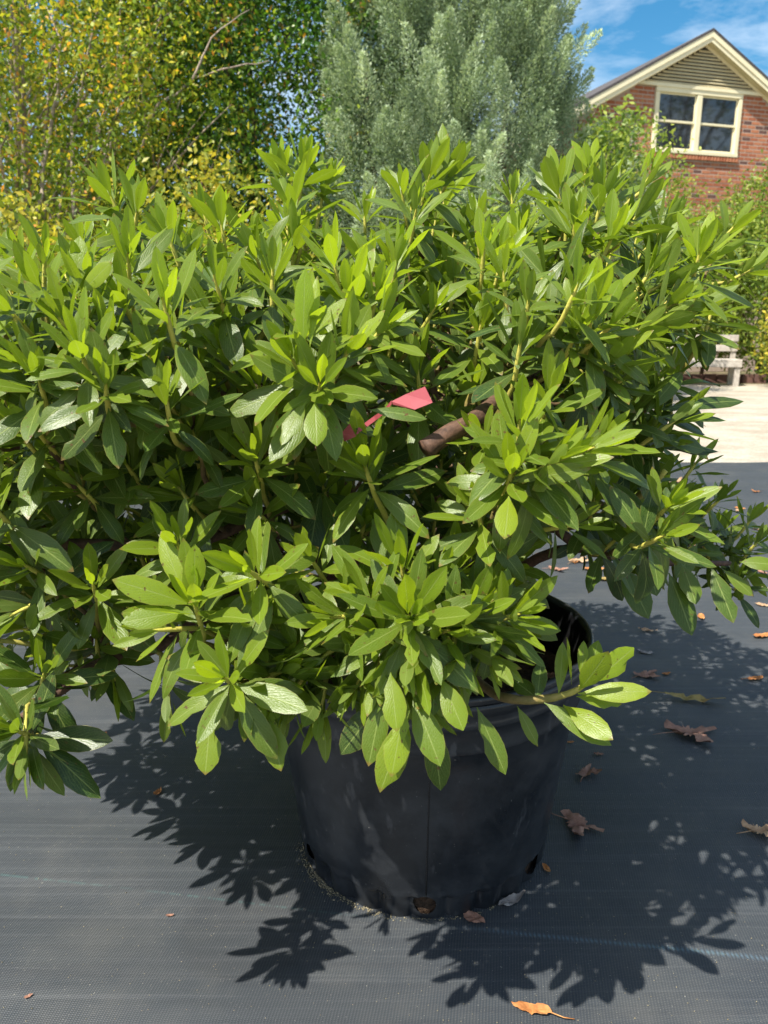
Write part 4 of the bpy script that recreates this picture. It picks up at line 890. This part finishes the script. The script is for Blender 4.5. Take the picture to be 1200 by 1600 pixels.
# which leaves show largest from the camera
bv = BVHTree.FromPolygons(LV.reshape(-1, 3).tolist(), (LFC[None] + np.arange(K)[:, None, None] * 45).reshape(-1, 4).tolist())
camp = Vector((0, 0, H)); score = np.zeros(K); outline = [i * 5 for i in range(9)] + [i * 5 + 4 for i in range(8, -1, -1)]
for k in range(K):
    v = LV[k]; x = []; y = []
    for i in outline[::2]:
        a, b_, _ = proj(v[i]); x.append(a); y.append(b_)
    cx, cy = sum(x) / len(x), sum(y) / len(y)
    if not (-20 < cx < 1220 and 0 < cy < 1620): continue
    area = 0.5 * abs(sum(x[i] * y[(i + 1) % len(x)] - x[(i + 1) % len(x)] * y[i] for i in range(len(x))))
    if area < 250: continue
    hit = 0
    for i in (2 * 5 + 2, 4 * 5 + 1, 4 * 5 + 3, 5 * 5 + 2, 6 * 5 + 1, 6 * 5 + 3, 7 * 5 + 2):
        q = Vector(v[i]); d = (q - camp); r = bv.ray_cast(camp, d.normalized(), d.length + 0.002)
        if r[0] is None or r[2] // 32 == k: hit += 1
    score[k] = area * hit / 7
order = np.argsort(-score); own = set(order[:298].tolist())
age = np.array(LAge); rnd = np.array(LRnd)
for k in own:
    b0 = np.array(LB[k]); me = np_mesh('leaf', LV[k] - b0, LFC, True, {'age': np.full(45, age[k]), 'rnd': np.full(45, rnd[k])}, LUV)
    link_mesh('leaf', me, M['leaf'], shrub, tuple(b0))
restk = np.array([k for k in range(K) if k not in own]); nr_ = len(restk)
me = np_mesh('foliage', LV[restk].reshape(-1, 3) - np.array(so_loc), (LFC[None] + np.arange(nr_)[:, None, None] * 45).reshape(-1, 4), True,
             {'age': np.repeat(age[restk], 45), 'rnd': np.repeat(rnd[restk], 45)}, np.tile(LUV, (nr_, 1)))
tag(link_mesh('foliage', me, M['leaf'], shrub, so_loc), kind='stuff')
# main branches
soilp = Vector((PX, PY, 0.38)); limb_pts = []
lr = random.Random(3)
def bez(a, b_, c, n): return [a.lerp(b_, i / n).lerp(b_.lerp(c, i / n), i / n) for i in range(n + 1)]
for i in range(15):
    an = i * GA; r = 0.45 + 0.5 * ((i * 0.37) % 1); z = 0.95 + 0.35 * ((i * 0.61) % 1) - 0.35 * r
    tip = cen + Vector((math.cos(an) * r * 0.85, math.sin(an) * r * 0.60, 0)); tip.z = z
    for _ in range(12):
        tx, ty, _d = proj(tip)
        if inpoly(tx, ty, SIL): break
        tip = tip.lerp(Vector((PX, PY, 0.85)), 0.12)
    st = soilp + Vector((math.cos(an) * 0.05, math.sin(an) * 0.05, -0.02))
    pts = bez(st, st + Vector((math.cos(an) * 0.10, math.sin(an) * 0.08, 0.38)), tip, 12)
    pts = [p + Vector((lr.uniform(-1, 1), lr.uniform(-1, 1), lr.uniform(-1, 1))) * 0.008 * (0 < j < 12) for j, p in enumerate(pts)]
    b = MB(); b.tube(pts, [0.016 * (1 - 0.62 * j / 12) for j in range(13)], 8, [1.0] * 13); b.build('branch', M['twig'], shrub, True)
    limb_pts += pts[3:]
# limbs seen in the photograph: the sawn stub, the low branches right and left
for pts, r0, r1 in (([at(664, 703, .99), at(700, 678, 1.0), at(742, 655, 1.02), at(790, 615, 1.08), at(838, 572, 1.18), at(866, 530, 1.18), at(890, 482, 1.16), at(905, 430, 1.18)], .0135, .0075),
                    ([soilp + Vector((.05, 0, 0)), at(800, 800, 1.38), at(900, 852, 1.33), at(980, 872, 1.33), at(1060, 880, 1.36), at(1140, 880, 1.42)], .012, .0045),
                    ([soilp + Vector((.04, 0, 0)), at(860, 800, 1.32), at(960, 795, 1.26), at(1010, 765, 1.22), at(1040, 735, 1.20)], .010, .004),
                    ([soilp + Vector((0, -.05, 0)), at(640, 960, 1.15), at(750, 1068, 1.02), at(800, 1092, .97), at(850, 1092, .965), at(880, 1086, .963), at(903, 1077, .96), at(921, 1062, .958)], .008, .0030),
                    ([soilp + Vector((-.05, 0, 0)), at(420, 930, 1.3), at(250, 1010, 1.18), at(150, 1040, 1.10), at(100, 1075, 1.06), at(30, 1125, 1.02)], .012, .006),
                    ([soilp + Vector((-.05, 0, .05)), at(500, 800, 1.25), at(300, 850, 1.12), at(120, 850, 1.08), at(0, 858, 1.08), at(-80, 850, 1.1)], .012, .006)):
    P_ = []
    for j in range(len(pts) - 1):
        for s in range(4):
            a0 = pts[max(0, j - 1)]; a1 = pts[j]; a2 = pts[j + 1]; a3 = pts[min(len(pts) - 1, j + 2)]; s_ = s / 4
            P_.append(0.5 * ((2 * a1) + (a2 - a0) * s_ + (2 * a0 - 5 * a1 + 4 * a2 - a3) * s_ ** 2 + (3 * a1 - a0 - 3 * a2 + a3) * s_ ** 3))
    P_.append(pts[-1]); n = len(P_)
    b = MB(); b.tube(P_, [(r0 + (r1 - r0) * j / (n - 1)) * lr.uniform(.92, 1.08) for j in range(n)], 9, [1.0 if r1 > .0044 else (1 - (j / n) ** 2) for j in range(n)]); b.build('branch', M['twig'], shrub, True)
    if abs(r0 - .008) > 1e-6: limb_pts += P_[4:]
b = MB(); LPn = np.array([tuple(p) for p in limb_pts])
for (p, ax, s, y) in sorted(ros_list, key=lambda r: (r[0] - cen).length):
    pn = np.array(p); back = pn - np.array(ax) * 0.13
    d = np.linalg.norm(LPn - back, axis=1) + np.maximum(0, LPn[:, 2] - pn[2] + 0.03) + 3.0 * np.maximum(0, pn[1] - LPn[:, 1] - 0.03); j = int(np.argmin(d))
    a = Vector(LPn[j]); base = p - ax * 0.055 * s; L0 = (base - a).length; w = min(0.03, L0 * 0.15)
    kink = Vector((lr.uniform(-1, 1), lr.uniform(-1, 1), lr.uniform(-1, 1))) * w
    pts = bez(a, a.lerp(base, 0.6) - ax * min(0.08, L0 * 0.35) + kink, base, 7); pts = [q_ + Vector((lr.uniform(-1, 1), lr.uniform(-1, 1), lr.uniform(-1, 1))) * 0.003 * (0 < k < 7) for k, q_ in enumerate(pts)]
    LPn = np.concatenate([LPn, np.array([tuple(q_) for q_ in pts[2:6]])])
    pts += [p - ax * 0.02, p + ax * 0.004]
    th = 1 + min(1.2, L0 * 2.5)
    b.tube(pts, [.0030 * th, .0030 * th, .0029 * th, .0028 * th, .0028 * th, .0028 * th, .0032 * (th + 1) / 2, .0034, .0032, .0014], 6, [1, 1, .95, .85, .68, .48, .28, .12, .05, .0], cap=False)
tag(b.build('twigs', M['twig'], shrub, True), kind='stuff')
# neighbour azalea of the row, at the left edge behind
def neighbour():
    base = (-2.15, 3.1, 0.0); root = tag(empty('leafy_shrub', base), 'yellow green low bush on the cloth behind the azalea at the left edge', 'shrub')
    pts, P_ = crown_points((-2.15, 3.1, 0.55), (0.95, 0.75, 0.6), 210, 30, 0.07, thr=-0.4, nseed=4.4, nfreq=3)
    V, Fc, a = leaf_quads(P_, 0.075, 0.6, 0.34); link_mesh('crown', np_mesh('crown', V - np.array(base), Fc, False, {'rnd': a}), F_lgt, root, base)
    b = MB(); limbs(b, (-2.15, 3.1, 0.0), pts[::18], 0.012, 8, 2); b.build('trunk', dark_bark, root, True)
neighbour()

# ------------------------------------------------------------------ ribbon tied in the bush
def ribbon():
    root = tag(empty('marking_ribbon', at(655, 628, .87)), 'pink red plastic ribbon tied inside the azalea above the sawn branch', 'ribbon')
    def strip(ptsA, ptsB, name):
        n = len(ptsA); vs_ = [p for pr in zip(ptsA, ptsB) for p in pr]; fs = [(2 * i, 2 * i + 1, 2 * i + 3, 2 * i + 2) for i in range(n - 1)]
        b = MB(); b.add(vs_, fs); o = b.build(name, M['ribbon'], root)
        md = o.modifiers.new('thick', 'SOLIDIFY'); md.thickness = 0.0006
    strip([at(612, 627, .875), at(634, 616, .872), at(664, 604, .868)], [at(614, 632, .876), at(648, 640, .868), at(676, 629, .866)], 'ribbon_tail')
    strip([at(535, 675, .92), at(546, 662, .91)], [at(538, 690, .92), at(556, 682, .91)], 'ribbon_end')
    strip([at(612, 626, .875), at(600, 640, .90), at(585, 650, .92), at(560, 668, .92)], [at(612, 632, .875), at(602, 646, .90), at(587, 657, .92), at(556, 680, .92)], 'ribbon_loop')
ribbon()

# ------------------------------------------------------------------ fallen leaves
DM = {'brown': dead_material('dead_leaf_brown', (0.13, 0.068, 0.046), (0.30, 0.155, 0.105), (0.44, 0.26, 0.18)),
      'orange': dead_material('dead_leaf_orange', (0.22, 0.075, 0.02), (0.42, 0.17, 0.05), (0.50, 0.30, 0.12)),
      'tan': dead_material('dead_leaf_tan', (0.22, 0.12, 0.06), (0.40, 0.26, 0.15), (0.55, 0.42, 0.28)),
      'grey': dead_material('dead_leaf_grey', (0.13, 0.11, 0.10), (0.26, 0.23, 0.21), (0.42, 0.40, 0.38)),
      'olive': dead_material('dead_leaf_olive', (0.16, 0.13, 0.04), (0.30, 0.22, 0.07), (0.40, 0.20, 0.07))}
def dead_leaf(px, py, size, kind, shape, rot, label, curl=0.3, group=None, z0=0.007, asp=0.4, loc=None):
    rr = random.Random(int(px * 7 + py)); n = 44; rings = [0.0, 0.3, 0.55, 0.78, 1.0]
    c = gnd(px, py) if loc is None else Vector(loc)
    if loc is None and c.y < 6.0: c.z = float(cloth_z(c.x, c.y)) - 0.005
    vs_ = []; sd_ = rr.uniform(0, 50)
    for q in rings:
        for k in range(n):
            th = 2 * math.pi * k / n
            if shape == 'maple':
                lobes = max(0, math.cos(2.5 * (th - 0.0))) ** 1.6; r = 0.42 + 0.62 * lobes * (1 - 0.25 * abs(math.sin(th / 2))) + 0.07 * math.sin(th * 17)
                x, y = r * math.cos(th), r * math.sin(th)
            else:
                x = math.cos(th); y = asp * math.sin(th) * (1 - 0.25 * math.cos(th)) * (1 - 0.35 * abs(math.cos(th)) ** 6); 
            x *= q * size / 2; y *= q * size / 2
            f = noise.noise(Vector((x / size * 3.2 + sd_, y / size * 3.2, 0))); f2 = noise.noise(Vector((x / size * 9 + sd_, y / size * 9, 4)))
            z = size * (0.16 * abs(f) + curl * (0.55 * (y / (size / 2)) ** 2 + 0.22 * (x / (size / 2)) ** 2) + 0.05 * f2)
            x += size * 0.05 * f2
            vs_.append(Vector((x, y, z)))
    mz = min(v.z for v in vs_); vs_ = [v - Vector((0, 0, mz)) for v in vs_]
    fs = [(i * n + k, i * n + (k + 1) % n, (i + 1) * n + (k + 1) % n, (i + 1) * n + k) for i in range(len(rings) - 1) for k in range(n)]
    m3 = Matrix.Rotation(R(rot), 3, 'Z'); vs_ = [m3 @ v for v in vs_]
    # stalk
    b = MB(); b.add([c + v + Vector((0, 0, z0)) for v in vs_], fs)
    if shape in ('maple', 'oval'):
        d = m3 @ Vector((-1, 0.1, 0)); s0 = c + d * size * (0.2 if shape == 'maple' else 0.48) + Vector((0, 0, z0 + 0.004 + size * 0.05)); b.tube([s0, s0 + d * size * 0.3 + Vector((0, 0, -.002)), s0 + d * size * 0.5 + Vector((0.005, 0.004, -0.002 - size * 0.04))], [0.0011, 0.001, 0.0008], 5)
    me_o = b.build('dead_leaf', DM[kind], None, True, origin=(c.x, c.y, 0.004 if loc is None else c.z))
    tag(me_o, label, 'leaf', group)
    return me_o
G = 'dead leaves fallen on the black cloth'
dead_leaf(902, 1296, .112, 'brown', 'maple', -30, 'large crumpled brown maple leaf beside the lower right of the pot', .25, G)
dead_leaf(917, 1214, .076, 'brown', 'maple', 60, 'small crumpled brown maple leaf right of the pot at mid height', .35, G)
dead_leaf(1078, 1152, .155, 'brown', 'maple', 10, 'largest dark brown maple leaf, lying flat right of the bright shoot', .18, G)
dead_leaf(1085, 1100, .17, 'olive', 'oval', -14, 'long narrow folded olive brown leaf above the largest maple leaf', .55, G, asp=.16)
dead_leaf(1010, 1060, .095, 'brown', 'maple', 30, 'dark shrivelled leaf just right of the bright shoot tip', .3, G)
dead_leaf(1041, 1057, .035, 'orange', 'plain', 20, 'tiny orange leaf touching the dark shrivelled leaf', .4, G)
dead_leaf(1180, 1065, .055, 'orange', 'oval', 15, 'orange leaf with a stalk near the right edge, mid height', .4, G)
dead_leaf(1012, 990, .07, 'tan', 'plain', -12, 'thin tan leaf right of the pot rim', .5, G, asp=.22)
dead_leaf(1008, 1023, .06, 'grey', 'plain', -30, 'grey curved leaf just below the thin tan leaf', .5, G, asp=.3)
dead_leaf(1186, 1307, .085, 'tan', 'maple', 15, 'curled tan maple leaf in the sun at the right edge', .5, G)
dead_leaf(830, 1584, .066, 'orange', 'oval', 165, 'orange leaf at the bottom edge right of centre', .3, G, asp=.28)
dead_leaf(741, 1440, .045, 'brown', 'plain', -35, 'flat brown leaf tucked against the front foot of the pot', .15, G, asp=.6)
dead_leaf(800, 1413, .065, 'grey', 'plain', 30, 'silvery curled leaf standing against the foot of the pot', .5, G, asp=.3)
dead_leaf(853, 1361, .028, 'orange', 'plain', 110, 'small orange brown leaf at the right foot of the pot', .3, G)
dead_leaf(935, 1184, .028, 'brown', 'plain', 0, 'tiny brown scrap above the small crumpled maple leaf', .3, G)
dead_leaf(891, 1165, .02, 'orange', 'plain', 0, 'tiny orange scrap beside the right wall of the pot', .3, G)
dead_leaf(247, 1245, .030, 'orange', 'plain', 75, 'small orange leaf in the leaf shadow left of the pot', .5, G, asp=.5)
dead_leaf(150, 1157, .062, 'orange', 'plain', 20, 'orange leaf half hidden under the left branch', .4, G, asp=.3)
dead_leaf(266, 1435, .016, 'brown', 'plain', 10, 'dark speck of a leaf on the bare sunlit cloth', .6, G)
dead_leaf(46, 1567, .014, 'brown', 'plain', 35, 'tiny curled brown leaf near the bottom left corner', .6, G)
dead_leaf(905, 880, .12, 'tan', 'maple', 40, 'tan lobed leaf behind the pot rim', .3, G); dead_leaf(928, 893, .10, 'orange', 'plain', -10, 'reddish orange leaf behind the pot rim', .4, G)
dead_leaf(870, 893, .10, 'brown', 'maple', 0, 'brown leaf nearest the rim in the heap behind the pot', .3, G); dead_leaf(950, 908, .11, 'olive', 'plain', 10, 'pale olive leaf right of the heap behind the pot', .4, G)
dead_leaf(970, 925, .08, 'orange', 'plain', -20, 'orange leaf left of the hanging green leaves', .4, G); dead_leaf(1095, 967, .06, 'orange', 'plain', 70, 'orange leaf behind the hanging green leaves', .4, G)
dead_leaf(1190, 998, .08, 'orange', 'plain', 20, 'orange leaf at the right edge below the branch', .4, G); dead_leaf(1185, 925, .09, 'tan', 'maple', 40, 'tan crumpled leaf at the right edge under the branch', .4, G)
sr = random.Random(12); used = {}
for i in range(60):
    px, py = sr.uniform(880, 1198), sr.uniform(745, 975)
    if py > 890 and px < 1120: continue
    kd = sr.choice(['orange', 'tan', 'brown', 'orange']); sh = sr.choice(['maple', 'plain', 'plain']); big = sr.random() < 0.5
    where = ('by the far edge of the cloth' if py < 790 else 'behind the right hand branch' if py < 860 else 'under the right hand branch') + (' near the right edge' if px > 1090 else '')
    lab = '%s %s %s dead leaf %s' % ('large' if big else 'small', kd, 'lobed' if sh == 'maple' else 'oval', where)
    if lab in used: continue
    used[lab] = 1
    dead_leaf(px, py, sr.uniform(.085, .115) if big else sr.uniform(.045, .07), kd, sh, sr.uniform(0, 360), lab, .4, G)
lf = dead_leaf(0, 1, .06, 'orange', 'plain', 60, 'coppery dead leaf on the soil inside the pot rim', .5, loc=(PX + 0.225, PY - 0.14, 0.392), asp=.6)
lf = dead_leaf(0, 9, .05, 'brown', 'plain', 150, 'brown dead leaf on the soil by the inner pot wall', .5, loc=(PX + 0.25, PY - 0.06, 0.392), asp=.6)

# ------------------------------------------------------------------ grit on the cloth
def grit():
    vs_, fs = [], []; off = 0; g2 = np.random.default_rng(3)
    oct_v = np.array([(1, 0, 0), (-1, 0, 0), (0, 1, 0), (0, -1, 0), (0, 0, 1), (0, 0, -1)]); oct_f = np.array([(0, 2, 4), (2, 1, 4), (1, 3, 4), (3, 0, 4), (2, 0, 5), (1, 2, 5), (3, 1, 5), (0, 3, 5)])
    P_ = []
    for _ in range(900):
        p = gnd(g2.uniform(-50, 1250), g2.uniform(1150, 1650)); P_.append((p.x, p.y, g2.uniform(.0004, .0013)))
    for _ in range(650):                                            # a drift of soil crumbs round the foot of the pot
        th = R(g2.choice([g2.uniform(-170, -60), g2.uniform(-160, -110), g2.normal(-140, 8)])); r = RB + 0.002 + abs(g2.normal(0, .006)) * (1.3 if th < R(-100) else 0.6); P_.append((PX + r * math.cos(th), PY + r * math.sin(th), g2.uniform(.0005, .0020)))
    for (x, y, s) in P_:
        sc = s * g2.uniform(0.6, 1.4, 3); vs_.append(oct_v * sc + np.array([x, y, float(cloth_z(x, y)) + s * 0.6])); fs.append(oct_f + off); off += 6
    V = np.concatenate(vs_); o = link_mesh('sand_grains', np_mesh('sand_grains', V, np.concatenate(fs)), simple('sand_grain', (0.10, 0.085, 0.045), (0.34, 0.29, 0.19), 200, 0.9, 0))
    tag(o, kind='stuff')
grit()
print('leaves', K, 'rosettes', len(ros_list), 'manual', n_manual, 'bricks', len(bricks))
